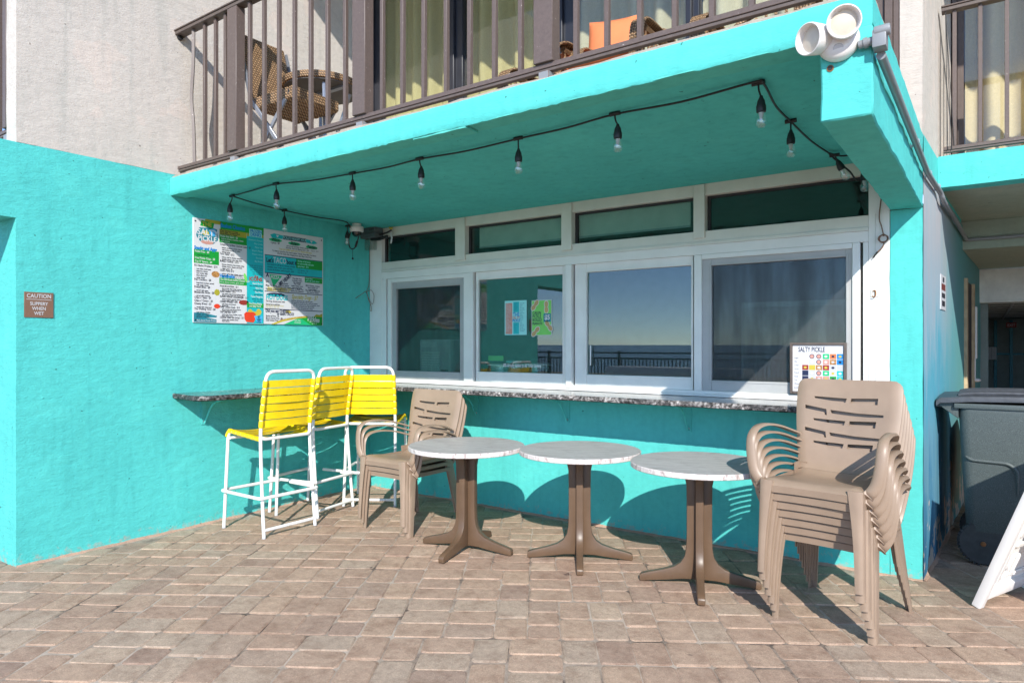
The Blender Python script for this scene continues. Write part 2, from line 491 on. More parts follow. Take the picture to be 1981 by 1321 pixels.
def mural():
    m, t, p = new_mat('painted_sea_mural')
    tc = t.nodes.new('ShaderNodeTexCoord')
    sx = t.nodes.new('ShaderNodeSeparateXYZ')
    L(t, tc.outputs['Object'], sx.inputs[0])
    st = noise_node(t, coords(t, (1.0, 1.0, 0.12)), 9.0, 6.0, 0.65)
    bl = noise_node(t, coords(t, (1.0, 1.0, 0.5)), 2.2, 4.0, 0.6)
    ad = t.nodes.new('ShaderNodeMath')
    ad.operation = 'MULTIPLY_ADD'
    L(t, st.outputs['Fac'], ad.inputs[0])
    ad.inputs[1].default_value = 1.5
    L(t, sx.outputs['Z'], ad.inputs[2])
    ad2 = t.nodes.new('ShaderNodeMath')
    ad2.operation = 'MULTIPLY_ADD'
    L(t, bl.outputs['Fac'], ad2.inputs[0])
    ad2.inputs[1].default_value = 1.6
    L(t, ad.outputs[0], ad2.inputs[2])
    mr = t.nodes.new('ShaderNodeMapRange')
    mr.inputs['From Min'].default_value = 1.2
    mr.inputs['From Max'].default_value = 4.2
    L(t, ad2.outputs[0], mr.inputs['Value'])
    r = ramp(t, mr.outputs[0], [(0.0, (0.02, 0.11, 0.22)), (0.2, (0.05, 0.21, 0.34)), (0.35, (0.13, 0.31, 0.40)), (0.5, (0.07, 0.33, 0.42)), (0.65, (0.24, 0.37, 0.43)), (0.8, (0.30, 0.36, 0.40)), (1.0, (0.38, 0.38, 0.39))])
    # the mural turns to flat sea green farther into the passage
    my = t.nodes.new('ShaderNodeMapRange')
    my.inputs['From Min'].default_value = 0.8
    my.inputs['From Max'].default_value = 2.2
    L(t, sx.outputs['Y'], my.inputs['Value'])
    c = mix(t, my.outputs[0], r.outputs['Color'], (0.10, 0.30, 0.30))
    # chips of bare render near the corner foot
    n3 = noise_node(t, tc.outputs['Object'], 5.0, 3.0, 0.6)
    mz = t.nodes.new('ShaderNodeMapRange')
    mz.inputs['From Min'].default_value = 0.9
    mz.inputs['From Max'].default_value = 0.0
    mz.inputs['To Max'].default_value = 0.30
    L(t, sx.outputs['Z'], mz.inputs['Value'])
    sm = t.nodes.new('ShaderNodeMath')
    sm.operation = 'ADD'
    L(t, n3.outputs['Fac'], sm.inputs[0])
    L(t, mz.outputs[0], sm.inputs[1])
    rc = ramp(t, sm.outputs[0], [(0.77, (0, 0, 0)), (0.79, (1, 1, 1))])
    c = mix(t, rc.outputs['Color'], c, (0.55, 0.48, 0.40))
    L(t, c, p.inputs['Base Color'])
    p.inputs['Roughness'].default_value = 0.7
    d = noise_node(t, tc.outputs['Object'], 40.0, 4.0)
    bump(t, d.outputs['Fac'], p, 0.2, 0.004)
    return m
M['mural'] = mural()

def curtain_mat(name, col):
    m, t, p = new_mat(name)
    n = noise_node(t, coords(t), 60.0, 2.0)
    r = ramp(t, n.outputs['Fac'], [(0.3, scaled(col, 0.95)), (0.7, scaled(col, 1.05))])
    L(t, r.outputs['Color'], p.inputs['Base Color'])
    p.inputs['Roughness'].default_value = 0.85
    p.inputs['Specular IOR Level'].default_value = 0.1
    return m
M['curtain'] = curtain_mat('olive_curtain_cloth', (0.46, 0.405, 0.21))
M['curtain_tan'] = curtain_mat('tan_curtain_cloth', (0.64, 0.53, 0.34))
M['curtain_pale'] = curtain_mat('pale_curtain_cloth', (0.50, 0.46, 0.33))

def bin_mat():
    m, t, p = new_mat('speckled_grey_bin_plastic')
    n = noise_node(t, coords(t), 260.0, 2.0, 0.6)
    r = ramp(t, n.outputs['Fac'], [(0.35, (0.050, 0.064, 0.063)), (0.55, (0.078, 0.096, 0.094)), (0.70, (0.130, 0.152, 0.148))])
    L(t, r.outputs['Color'], p.inputs['Base Color'])
    p.inputs['Roughness'].default_value = 0.5
    bump(t, n.outputs['Fac'], p, 0.15, 0.001)
    return m
M['bin'] = bin_mat()
M['bin_lid'] = plain('dark_grey_lid_plastic', (0.055, 0.058, 0.066), 0.42, var=0.25, vscale=30, bscale=120, bstr=0.1)

# ---------------------------------------------------------------- mesh helpers
class MB:
    def __init__(s):
        s.v, s.f, s.mi, s.m = [], [], [], []
    def slot(s, mat):
        if mat not in s.m:
            s.m.append(mat)
        return s.m.index(mat)
    def add(s, verts, faces, mat=None):
        k = len(s.v)
        s.v += [tuple(v) for v in verts]
        i = s.slot(mat) if mat is not None else 0
        for f in faces:
            s.f.append(tuple(a + k for a in f))
            s.mi.append(i)
        return s
    def box(s, a, b, mat=None, mtx=None):
        x0, y0, z0 = a
        x1, y1, z1 = b
        vs = [Vector(c) for c in ((x0, y0, z0), (x1, y0, z0), (x1, y1, z0), (x0, y1, z0), (x0, y0, z1), (x1, y0, z1), (x1, y1, z1), (x0, y1, z1))]
        if mtx is not None:
            vs = [mtx @ v for v in vs]
        return s.add(vs, [(0, 3, 2, 1), (4, 5, 6, 7), (0, 1, 5, 4), (1, 2, 6, 5), (2, 3, 7, 6), (3, 0, 4, 7)], mat)
    def prism(s, poly, z0, z1, mat=None, mtx=None):
        """poly: list of (x, y); extruded along local z"""
        n = len(poly)
        vs = [Vector((x, y, z0)) for x, y in poly] + [Vector((x, y, z1)) for x, y in poly]
        if mtx is not None:
            vs = [mtx @ v for v in vs]
        fs = [tuple(range(n - 1, -1, -1)), tuple(range(n, 2 * n))]
        fs += [(i, (i + 1) % n, n + (i + 1) % n, n + i) for i in range(n)]
        return s.add(vs, fs, mat)
    def tube(s, pts, r, n=8, mat=None, cap=True, closed=False):
        pts = [Vector(p) for p in pts]
        k = len(pts)
        rad = r if hasattr(r, '__len__') else [r] * k
        vs, fs = [], []
        up = None
        for i, p in enumerate(pts):
            if closed:
                d = (pts[(i + 1) % k] - pts[i - 1]).normalized()
            else:
                d = (pts[min(i + 1, k - 1)] - pts[max(i - 1, 0)]).normalized()
            if up is None:
                up = Vector((0, 0, 1)) if abs(d.z) < 0.9 else Vector((1, 0, 0))
            a = d.cross(up)
            if a.length < 1e-5:
                a = d.cross(Vector((0, 1, 0)))
            a.normalize()
            b = a.cross(d).normalized()
            up = b
            for j in range(n):
                q = 2 * pi * j / n
                vs.append(p + (a * cos(q) + b * sin(q)) * rad[i])
        for i in range(k - (0 if closed else 1)):
            for j in range(n):
                a0 = i * n + j
                a1 = i * n + (j + 1) % n
                b0 = ((i + 1) % k) * n + j
                b1 = ((i + 1) % k) * n + (j + 1) % n
                fs.append((a0, b0, b1, a1))
        if cap and not closed:
            fs.append(tuple(range(n)))
            fs.append(tuple((k - 1) * n + j for j in range(n - 1, -1, -1)))
        return s.add(vs, fs, mat)
    def band(s, pts, wvec, w, th, mat=None):
        """flat ribbon along pts; wvec = width direction, th = thickness"""
        pts = [Vector(p) for p in pts]
        wv = Vector(wvec).normalized()
        k = len(pts)
        ws = w if hasattr(w, '__len__') else [w] * k
        vs, fs = [], []
        for i, p in enumerate(pts):
            d = (pts[min(i + 1, k - 1)] - pts[max(i - 1, 0)]).normalized()
            nrm = wv.cross(d).normalized()
            a, b = wv * ws[i] / 2, nrm * th / 2
            vs += [p - a - b, p + a - b, p + a + b, p - a + b]
        for i in range(k - 1):
            for j in range(4):
                fs.append((i * 4 + j, i * 4 + (j + 1) % 4, (i + 1) * 4 + (j + 1) % 4, (i + 1) * 4 + j))
        fs.append((3, 2, 1, 0))
        e = (k - 1) * 4
        fs.append((e, e + 1, e + 2, e + 3))
        return s.add(vs, fs, mat)
    def lathe(s, prof, n=24, mat=None, mtx=None):
        """prof: list of (r, z) bottom to top round local z"""
        vs, fs = [], []
        for r, z in prof:
            for j in range(n):
                q = 2 * pi * j / n
                vs.append(Vector((r * cos(q), r * sin(q), z)))
        for i in range(len(prof) - 1):
            for j in range(n):
                fs.append((i * n + j, i * n + (j + 1) % n, (i + 1) * n + (j + 1) % n, (i + 1) * n + j))
        fs.append(tuple(range(n - 1, -1, -1)))
        k = (len(prof) - 1) * n
        fs.append(tuple(k + j for j in range(n)))
        if mtx is not None:
            vs = [mtx @ v for v in vs]
        return s.add(vs, fs, mat)
    def sphere(s, c, r, n=12, m=8, mat=None, sc=(1, 1, 1)):
        prof = [(max(1e-4, r * sin(pi * i / m)), -r * cos(pi * i / m)) for i in range(m + 1)]
        return s.lathe(prof, n, mat, Matrix.Translation(c) @ Matrix.Diagonal((*sc, 1)))
    def mesh(s, name, bevel=0.0, segs=1, smooth=38, recalc=True):
        me = bpy.data.meshes.new(name)
        me.from_pydata(s.v, [], s.f)
        for m in s.m:
            me.materials.append(m)
        for p, i in zip(me.polygons, s.mi):
            p.material_index = i
        me.update()
        if bevel or recalc:
            bm = bmesh.new()
            bm.from_mesh(me)
            if recalc:
                bmesh.ops.recalc_face_normals(bm, faces=bm.faces)
            if bevel:
                ed = [e for e in bm.edges if len(e.link_faces) == 2 and e.calc_face_angle(0) > radians(35)]
                bmesh.ops.bevel(bm, geom=ed, offset=bevel, segments=segs, affect='EDGES', clamp_overlap=True, profile=0.6)
            bm.to_mesh(me)
            bm.free()
        if smooth:
            me.shade_smooth()
            me.set_sharp_from_angle(angle=radians(smooth))
        return me
    def build(s, name, mat=None, parent=None, bevel=0.0, segs=1, smooth=38, recalc=True):
        if mat is not None and not s.m:
            s.m = [mat]
        me = s.mesh(name, bevel, segs, smooth, recalc)
        return link(name, me, parent)

def link(name, me, parent=None):
    o = bpy.data.objects.new(name, me)
    COL.objects.link(o)
    if parent is not None:
        o.parent = parent
        if KEEP_WORLD[0] and parent.parent is None:
            o.matrix_parent_inverse = parent.matrix_basis.inverted()
    return o
KEEP_WORLD = [True]      # parts are modelled in world coordinates unless switched off

def tag(o, label=None, cat=None, group=None, kind=None):
    for k, v in (('label', label), ('category', cat), ('group', group), ('kind', kind)):
        if v:
            o[k] = v
    return o

def thing(name, loc=(0, 0, 0), rz=0.0, label=None, cat=None, group=None):
    o = bpy.data.objects.new(name, None)
    o.empty_display_size = 0.1
    COL.objects.link(o)
    o.location = loc
    o.rotation_euler = (0, 0, rz)
    return tag(o, label, cat, group)

def copy_tree(o, parent=None):
    c = o.copy()
    COL.objects.link(c)
    c.parent = parent
    for ch in list(o.children):
        copy_tree(ch, c)
    return c

def rough_box(mb, a, b, mat, step=0.07, amp=0.0025, seed=1, ends=True):
    """box cut up along its faces with slightly wandering vertices (hand-plastered edges)"""
    n = [max(1, int(round((b[i] - a[i]) / step))) for i in range(3)]
    n = [min(k, 70) for k in n]
    idx = {}
    vs, fs = [], []
    def vert(i, j, k):
        key = (i, j, k)
        if key not in idx:
            p = Vector((a[0] + (b[0] - a[0]) * i / n[0], a[1] + (b[1] - a[1]) * j / n[1], a[2] + (b[2] - a[2]) * k / n[2]))
            q = p * 9.0 + Vector((seed * 7.1, 3.3, 1.7))
            p += Vector((noise.noise(q), noise.noise(q + Vector((31, 0, 0))), noise.noise(q + Vector((0, 47, 0))))) * amp * 1.6
            idx[key] = len(vs)
            vs.append(p)
        return idx[key]
    for i in range(n[0]):
        for j in range(n[1]):
            fs.append((vert(i, j, 0), vert(i, j + 1, 0), vert(i + 1, j + 1, 0), vert(i + 1, j, 0)))
            fs.append((vert(i, j, n[2]), vert(i + 1, j, n[2]), vert(i + 1, j + 1, n[2]), vert(i, j + 1, n[2])))
    for i in range(n[0]):
        for k in range(n[2]):
            fs.append((vert(i, 0, k), vert(i + 1, 0, k), vert(i + 1, 0, k + 1), vert(i, 0, k + 1)))
            fs.append((vert(i, n[1], k), vert(i, n[1], k + 1), vert(i + 1, n[1], k + 1), vert(i + 1, n[1], k)))
    for j in range(n[1]):
        for k in range(n[2]):
            fs.append((vert(0, j, k), vert(0, j, k + 1), vert(0, j + 1, k + 1), vert(0, j + 1, k)))
            fs.append((vert(n[0], j, k), vert(n[0], j + 1, k), vert(n[0], j + 1, k + 1), vert(n[0], j, k + 1)))
    mb.add(vs, fs, mat)

def spline(pts, sub=5):
    """Catmull-Rom through pts"""
    P = [Vector(p) for p in pts]
    out = []
    for i in range(len(P) - 1):
        p0, p1, p2, p3 = P[max(i - 1, 0)], P[i], P[i + 1], P[min(i + 2, len(P) - 1)]
        for k in range(sub):
            t = k / sub
            out.append(0.5 * ((2 * p1) + (p2 - p0) * t + (2 * p0 - 5 * p1 + 4 * p2 - p3) * t * t + (3 * p1 - p0 - 3 * p2 + p3) * t ** 3))
    out.append(P[-1])
    return out

def rounded(pts, r, n=4):
    """polyline with rounded inner corners"""
    P = [Vector(p) for p in pts]
    out = [P[0]]
    for i in range(1, len(P) - 1):
        a, b, c = P[i - 1], P[i], P[i + 1]
        d1, d2 = (a - b), (c - b)
        rr = min(r, d1.length * 0.49, d2.length * 0.49)
        s, e = b + d1.normalized() * rr, b + d2.normalized() * rr
        for k in range(n + 1):
            t = k / n
            out.append((1 - t) ** 2 * s + 2 * t * (1 - t) * b + t * t * e)
    out.append(P[-1])
    return out

# flat print: lettering and colour shapes on a plane
class Print:
    """o = lower left corner, r = right vector, u = up vector, in metres"""
    def __init__(s, o, r, u):
        s.o, s.r, s.u = Vector(o), Vector(r).normalized(), Vector(u).normalized()
        s.n = s.r.cross(s.u).normalized()
        s.mb = {}
    def at(s, x, y, d):
        return s.o + s.r * x + s.u * y + s.n * d
    def get(s, key):
        if key not in s.mb:
            s.mb[key] = MB()
        return s.mb[key]
    def poly(s, key, mat, pts, d):
        s.n_ = getattr(s, 'n_', 0) + 1
        s.get(key + '#%d' % s.n_).add([s.at(x, y, d) for x, y in pts], [tuple(range(len(pts)))], mat)
    def rect(s, key, mat, x0, y0, x1, y1, d):
        s.poly(key, mat, [(x0, y0), (x1, y0), (x1, y1), (x0, y1)], d)
    def disc(s, key, mat, x, y, rx, ry, d, n=14, rot=0.0):
        s.poly(key, mat, [(x + rx * cos(2 * pi * i / n) * cos(rot) - ry * sin(2 * pi * i / n) * sin(rot), y + rx * cos(2 * pi * i / n) * sin(rot) + ry * sin(2 * pi * i / n) * cos(rot)) for i in range(n)], d)
    def text(s, key, mat, body, x, y, size, d, align='LEFT', rot=0.0, sx=1.0, shear=0.0, bold=0.0):
        cu = bpy.data.curves.new('lettering', 'FONT')
        cu.body = body
        cu.size = size
        cu.align_x = align
        cu.resolution_u = 2
        cu.shear = shear
        cu.offset = bold
        ob = bpy.data.objects.new('lettering', cu)
        me = ob.to_mesh()
        c, sn = cos(rot), sin(rot)
        vs = []
        for v in me.vertices:
            px, py = v.co.x * sx, v.co.y
            vs.append(s.at(x + px * c - py * sn, y + px * sn + py * c, d))
        fs = [tuple(p.vertices) for p in me.polygons]
        if size >= 0.030:
            s.n_ = getattr(s, 'n_', 0) + 1
            key += '#%d' % s.n_
        if vs:
            s.get(key).add(vs, fs, mat)
        ob.to_mesh_clear()
        bpy.data.objects.remove(ob)
        bpy.data.curves.remove(cu)
    def build(s, parent):
        for key, mb in s.mb.items():
            mb.build(key.split('#')[0], None, parent, smooth=0, recalc=False)
# ================================================================ ground
def proj(p):
    q = Vector(p) - CAM
    fw = Vector((-sin(TH), cos(TH), 0))
    rt = Vector((cos(TH), sin(TH), 0))
    d = q.dot(fw)
    if d < 0.2:
        return None
    return U0 + FPX * q.dot(rt) / d, V0 - FPX * q.z / d, d

def wall_x(y):                       # the passage wall splays a few degrees
    return 4.862 + 0.055 * y

mb = MB()
mb.box((-40, -13.4, -0.30), (40, 14, -0.0062), M['joint'])
patio = mb.build('patio', None, smooth=0)
tag(patio, 'brick paver patio with sandy joints in front of the snack bar', kind='structure')
mb = MB()
mb.box((-400, -58, -2.3), (400, -13.4, -1.5), M['beach'])
tag(mb.build('beach', None, smooth=0), 'pale sand beach beyond the black railing', kind='structure')
mb = MB()
mb.add([(-2500, -57, -1.6), (-2500, -2500, -1.6), (2500, -2500, -1.6), (2500, -57, -1.6)], [(0, 1, 2, 3)], M['sea_water'])
tag(mb.build('sea', None, smooth=0), 'dark blue sea out to the horizon, seen in the window glass', kind='structure')

PA = radians(32.6)
AX, BX = Vector((cos(PA), sin(PA), 0)), Vector((-sin(PA), cos(PA), 0))
MOD = 0.0842
rp = random.Random(5)

def paver_mesh(w, h, seed):
    """rounded, tumbled paver, w x h, top about z = 0"""
    r = random.Random(seed)
    g = 0.0024
    x, y = w / 2 - g, h / 2 - g
    c = 0.020
    o = [(-x + c, -y), (x - c, -y), (x - c * 0.3, -y + c * 0.3), (x, -y + c), (x, y - c), (x - c * 0.3, y - c * 0.3), (x - c, y), (-x + c, y), (-x + c * 0.3, y - c * 0.3), (-x, y - c), (-x, -y + c), (-x + c * 0.3, -y + c * 0.3)]
    o = [(a + r.uniform(-1, 1) * 0.0030, b + r.uniform(-1, 1) * 0.0030) for a, b in o]
    n = len(o)
    k = 1 - 0.009 / x
    vs = [(a, b, -0.022) for a, b in o] + [(a, b, -0.0055) for a, b in o] + [(a * k, b * k, -0.0004) for a, b in o] + [(0, 0, 0.0008)]
    fs = []
    for lv in (0, 1):
        fs += [(lv * n + i, lv * n + (i + 1) % n, (lv + 1) * n + (i + 1) % n, (lv + 1) * n + i) for i in range(n)]
    fs += [(2 * n + i, 2 * n + (i + 1) % n, 3 * n) for i in range(n)]
    return vs, fs

VAR = {}
for (w, h) in ((2, 2), (3, 2), (2, 3)):
    for k in range(5):
        vs, fs = paver_mesh(w * MOD, h * MOD, w * 100 + h * 10 + k)
        VAR[(w, h, k)] = (vs, fs)
PM = {}
def paver_shared(key):
    if key not in PM:
        b = MB()
        b.add(*VAR[key], M['paver'])
        PM[key] = b.mesh('paver', recalc=False, smooth=14)
    return PM[key]

def keep(c):
    x, y = c.x, c.y
    if y < -6.5 or x < -2.5 or x > 9.5 or y > 5.5:
        return False
    if x < 0.02 and y > -3.07:
        return False
    if y > -0.02 and x < wall_x(y):
        return False
    return True

cells = []
NB = 6
for bi in range(-20, 22):
    off = rp.randint(0, 5)
    a = -120 + rp.randint(0, 2)
    b0 = bi * NB
    while a < 130:
        w = rp.choice((2, 2, 2, 3, 3))
        if w == 3:
            hs = [2, 2, 2]
        else:
            hs = rp.choice(([2, 2, 2], [3, 3], [3, 3]))
        b = b0
        for h in hs:
            c = AX * ((a + w / 2) * MOD) + BX * ((b + h / 2) * MOD)
            if keep(c):
                cells.append((c, w, h, rp.randrange(5), rp.uniform(-0.016, 0.016), rp.uniform(-0.0036, 0.0018), rp.uniform(-0.008, 0.008), rp.uniform(-0.008, 0.008), rp.randrange(2)))
            b += h
        a += w

def seen(cell):
    q = proj(cell[0])
    if q is None or not (-60 < q[0] < 2041 and q[1] < 1400):
        return -1.0
    return cell[1] * cell[2] * 1.45 / q[2] ** 3
cells.sort(key=seen, reverse=True)
KEEP_WORLD[0] = False
rest = MB()
tones = []
for i, (c, w, h, k, rz, dz, tx, ty, fl) in enumerate(cells):
    mt = Matrix.Translation((c.x, c.y, dz)) @ Matrix.Rotation(PA + rz + fl * pi, 4, 'Z') @ Matrix.Rotation(tx, 4, 'X') @ Matrix.Rotation(ty, 4, 'Y')
    if i < 300:
        o = bpy.data.objects.new('paver', paver_shared((w, h, k)))
        COL.objects.link(o)
        o.parent = patio
        o.matrix_local = mt
    else:
        vs, fs = VAR[(w, h, k)]
        n0 = len(rest.f)
        rest.add([mt @ Vector(v) for v in vs], fs, M['paver'])
        tones += [rp.random()] * len(fs)
ro = rest.build('paver', None, patio, recalc=False, smooth=14)
at = ro.data.attributes.new('tone', 'FLOAT', 'FACE')
at.data.foreach_set('value', tones)
tag(ro, kind='stuff')
KEEP_WORLD[0] = True

# ================================================================ building
bld = thing('snack_bar_building', (2.4, 0.1, 0), 0, 'turquoise stucco beach building with a walk-up window and balconies above', 'building')

mb = MB()
rough_box(mb, (-0.30, -3.09, -0.05), (0.0, 0.30, 2.276), M['teal'], 0.08475, 0.0022, 1)
mb.build('side_wall', None, bld, smooth=40)
mb = MB()
rough_box(mb, (-0.165, -3.088, 2.771), (0.0, 0.30, 6.0), M['beige'], 0.12, 0.0020, 2)
mb.build('upper_side_wall', None, bld, smooth=40)
mb = MB()
rough_box(mb, (-0.30, -3.09 - 18 * 0.08475, 2.276), (0.0, 0.30, 2.770), M['teal'], 0.08475, 0.0022, 1)
mb.build('beam', None, bld, smooth=40)
mb = MB()
rough_box(mb, (0.002, 0.0, -0.05), (4.684, 0.16, 1.028), M['teal_front'], 0.12, 0.0012, 4)
mb.build('front_wall', None, bld, smooth=40)
# pinkish mortar fillet where walls meet the patio
mb = MB()
rs = random.Random(3)
def fillet(p0, p1, nrm):
    p0, p1, nrm = Vector(p0), Vector(p1), Vector(nrm)
    n = int((p1 - p0).length / 0.09)
    vs, fs = [], []
    for i in range(n + 1):
        p = p0.lerp(p1, i / n)
        w = rs.uniform(0.008, 0.024)
        vs += [p + Vector((0, 0, rs.uniform(0.006, 0.016))) - nrm * 0.01, p + nrm * w + Vector((0, 0, 0.0035)), p + nrm * (w + 0.01) - Vector((0, 0, 0.02))]
    for i in range(n):
        for j in (0, 1):
            fs.append((i * 3 + j, i * 3 + j + 1, (i + 1) * 3 + j + 1, (i + 1) * 3 + j))
    mb.add(vs, fs, M['mortar'])
fillet((0.0, -3.09, 0), (0.0, 0.0, 0), (1, 0, 0))
fillet((0.0, 0.0, 0), (4.862, 0.0, 0), (0, -1, 0))
fillet((4.862, 0.0, 0), (4.95, 1.6, 0), (1, -0.055, 0))
mb.build('mortar_fillet', None, bld, smooth=50)

# pillar and the splayed passage wall behind it
mb = MB()
rough_box(mb, (4.686, -0.002, -0.05), (4.861, 0.40, 2.288), M['teal_front'], 0.06, 0.0022, 6)
mb.build('pillar', None, bld, smooth=40)
mb = MB()
N = 46
vs, fs = [], []
for i in range(N + 1):
    y = -0.001 + 6.0 * i / N
    for j in range(27):
        z = -0.05 + 2.58 * j / 26
        vs.append((wall_x(y) + 0.004 * noise.noise(Vector((y * 3, z * 3, 4))) + 0.003, y, z))
for i in range(N):
    for j in range(26):
        a = i * 27 + j
        fs.append((a, a + 27, a + 28, a + 1))
k = len(vs)
vs += [(x - 0.15, y, z) for x, y, z in vs]
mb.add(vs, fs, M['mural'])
mb.add([(v[0], v[1], v[2]) for v in vs[k:]], [f[::-1] for f in fs], M['wall_in'])
mb.build('passage_wall', None, bld, smooth=60, recalc=False)

# balcony slab
def shear(mb):                      # slab and beam run a hair narrower towards the front
    mb.v = [(x + 0.0101 * y if x > 4.60 and y < 0 else x, y, z) for x, y, z in mb.v]
mb = MB()
rough_box(mb, (0.001, -2.07, 2.622), (4.862, 0.0, 2.737), M['teal_fascia'], 0.08, 0.0022, 8)
shear(mb)
rough_box(mb, (2.55, -2.066, 2.592), (2.93, -1.96, 2.6028), M['drip'], 0.05, 0.004, 19)
rough_box(mb, (0.001, -2.0695, 2.603), (4.684, -1.945, 2.6235), M['drip'], 0.06, 0.0028, 9)
slab = mb.build('balcony_slab', None, bld, smooth=40)
mb = MB()
mb.box((0.002, -1.944, 2.6185), (4.684, -0.001, 2.6212), M['teal_soffit'])
mb.build('soffit', None, bld, smooth=0)
# chipped lower edge of the fascia front
mb = MB()
vs, fs = [], []
n = 160
rr = random.Random(8)
for i in range(n + 1):
    x = 0.003 + 4.858 * i / n
    lo = 2.600 + rr.uniform(-0.002, 0.003) + (0.010 * max(0, noise.noise(Vector((x * 6, 0, 0)))))
    hi = 2.737 + rr.uniform(-0.003, 0.002)
    for z in (lo, lo + 0.012, 2.65, 2.70, hi - 0.006, hi):
        yy = -2.0745 + 0.0018 * noise.noise(Vector((x * 8, z * 20, 2)))
        if z in (lo, hi):
            yy += 0.006
        vs.append((x, yy, z))
for i in range(n):
    for j in range(5):
        a = i * 6 + j
        fs.append((a, a + 6, a + 7, a + 1))
mb.add(vs, fs, M['teal_fascia'])
shear(mb)
mb.build('fascia', None, slab, smooth=50)
mb = MB()
rough_box(mb, (0.005, -2.058, 2.7385), (4.84, 0.0, 2.752), M['concrete'], 0.07, 0.005, 21)
mb.build('balcony_floor', None, bld, smooth=40)
mb = MB()
rough_box(mb, (4.686, -2.078, 2.289), (4.862, -0.004, 2.620), M['teal_fascia'], 0.05, 0.0034, 10)
shear(mb)
mb.build('beam', None, bld, bevel=0.006, smooth=40)

# side of slab running back along the passage
mb = MB()
vs, fs = [], []
for i in range(25):
    y = -0.003 + 2.4 * i / 24
    for z in (2.531, 2.63, 2.737):
        vs.append((wall_x(y) + 0.004, y, z))
for i in range(24):
    for j in range(2):
        a = i * 3 + j
        fs.append((a, a + 3, a + 4, a + 1))
mb.add(vs, fs, M['teal_fascia'])
mb.build('slab_edge', None, bld, smooth=40)

# storey above: rear wall pier, header, upper slab (throws the balcony's shade)
mb = MB()
p = [(4.733, 0.0), (4.862, 0.0), (wall_x(0.72), 0.72), (wall_x(2.2), 2.2), (4.733, 2.2)]
mb.prism(p, 2.738, 6.0, M['beige'])
mb.build('wall_pier', None, bld, bevel=0.006, smooth=40)
mb = MB()
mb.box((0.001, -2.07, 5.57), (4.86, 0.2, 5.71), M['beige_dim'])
mb.box((0.001, 0.10, 5.1), (4.73, 0.2, 5.57), M['beige'])
mb.build('upper_slab', None, bld, smooth=0)
mb = MB()
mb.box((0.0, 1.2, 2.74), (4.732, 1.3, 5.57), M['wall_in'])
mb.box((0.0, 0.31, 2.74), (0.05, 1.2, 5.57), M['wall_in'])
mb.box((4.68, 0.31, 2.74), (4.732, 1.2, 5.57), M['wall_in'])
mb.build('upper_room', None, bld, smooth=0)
mb = MB()
mb.box((-3.2, -3.0, 5.50), (-0.3, 0.2, 5.64), M['beige_dim'])
mb.box((-3.2, -1.2, -0.05), (-0.30, -1.0, 6.0), M['teal_front'])
mb.build('neighbouring_bay', None, bld, smooth=0)

# right-hand bay over the passage
mb = MB()
rough_box(mb, (4.905, 0.70, 2.535), (8.0, 0.86, 2.752), M['teal_fascia'], 0.08, 0.0025, 12)
mb.build('fascia', None, bld, smooth=40)
mb = MB()
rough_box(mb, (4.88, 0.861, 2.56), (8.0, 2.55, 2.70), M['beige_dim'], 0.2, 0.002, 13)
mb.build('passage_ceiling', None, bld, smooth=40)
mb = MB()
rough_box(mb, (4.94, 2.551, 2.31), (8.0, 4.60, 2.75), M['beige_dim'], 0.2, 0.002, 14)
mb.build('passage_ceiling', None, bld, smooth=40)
mb = MB()
mb.box((5.095, 4.601, 1.935), (8.0, 4.70, 2.309), M['white_room'])
hd = mb.build('door_header', None, bld, bevel=0.008)
mb = MB()
mb.box((5.10, 4.596, 1.925), (8.0, 4.72, 1.952), M['white_room'])
mb.build('header_trim', None, hd, bevel=0.004)
mb = MB()
mb.box((5.20, 4.72, 1.93), (8.0, 11.0, 1.94), M['wall_in'])
for i in range(9):
    mb.box((5.2, 4.9 + i * 0.6, 1.922), (8.0, 4.94 + i * 0.6, 1.931), M['grey_panel'])
for i in range(5):
    mb.box((5.42 + i * 0.6, 4.72, 1.920), (5.45 + i * 0.6, 11.0, 1.932), M['grey_panel'])
mb.build('tile_ceiling', None, bld, smooth=0)
mb = MB()
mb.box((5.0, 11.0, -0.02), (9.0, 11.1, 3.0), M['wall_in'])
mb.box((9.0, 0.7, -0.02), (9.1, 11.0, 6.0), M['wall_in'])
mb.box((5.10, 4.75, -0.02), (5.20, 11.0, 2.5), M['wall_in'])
for x in (5.30, 5.54, 6.2):
    mb.box((x, 10.95, 0.0), (x + 0.05, 10.998, 1.9), M['sea'])
mb.box((5.2, 10.945, 1.25), (8.0, 10.999, 1.285), M['sea'])
mb.build('back_wall', None, bld, smooth=0)
mb = MB()
mb.box((4.94, 2.2, 2.751), (8.0, 2.3, 6.0), M['beige'])
mb.box((4.94, 0.86, 2.751), (8.0, 2.2, 2.76), M['concrete'])
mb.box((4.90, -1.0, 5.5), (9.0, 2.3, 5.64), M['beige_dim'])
mb.build('upper_rear_wall', None, bld, smooth=0)

# interior of the snack bar
mb = MB()
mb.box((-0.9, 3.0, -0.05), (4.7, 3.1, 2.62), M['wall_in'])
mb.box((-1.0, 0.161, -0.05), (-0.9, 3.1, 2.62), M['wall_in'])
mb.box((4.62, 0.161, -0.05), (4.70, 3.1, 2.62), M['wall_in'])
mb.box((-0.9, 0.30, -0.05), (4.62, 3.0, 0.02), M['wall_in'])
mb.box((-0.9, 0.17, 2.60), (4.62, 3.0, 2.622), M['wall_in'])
mb.box((0.0, 0.161, 0.9), (4.62, 0.75, 0.94), M['steel'])
mb.build('interior', None, bld, smooth=0)

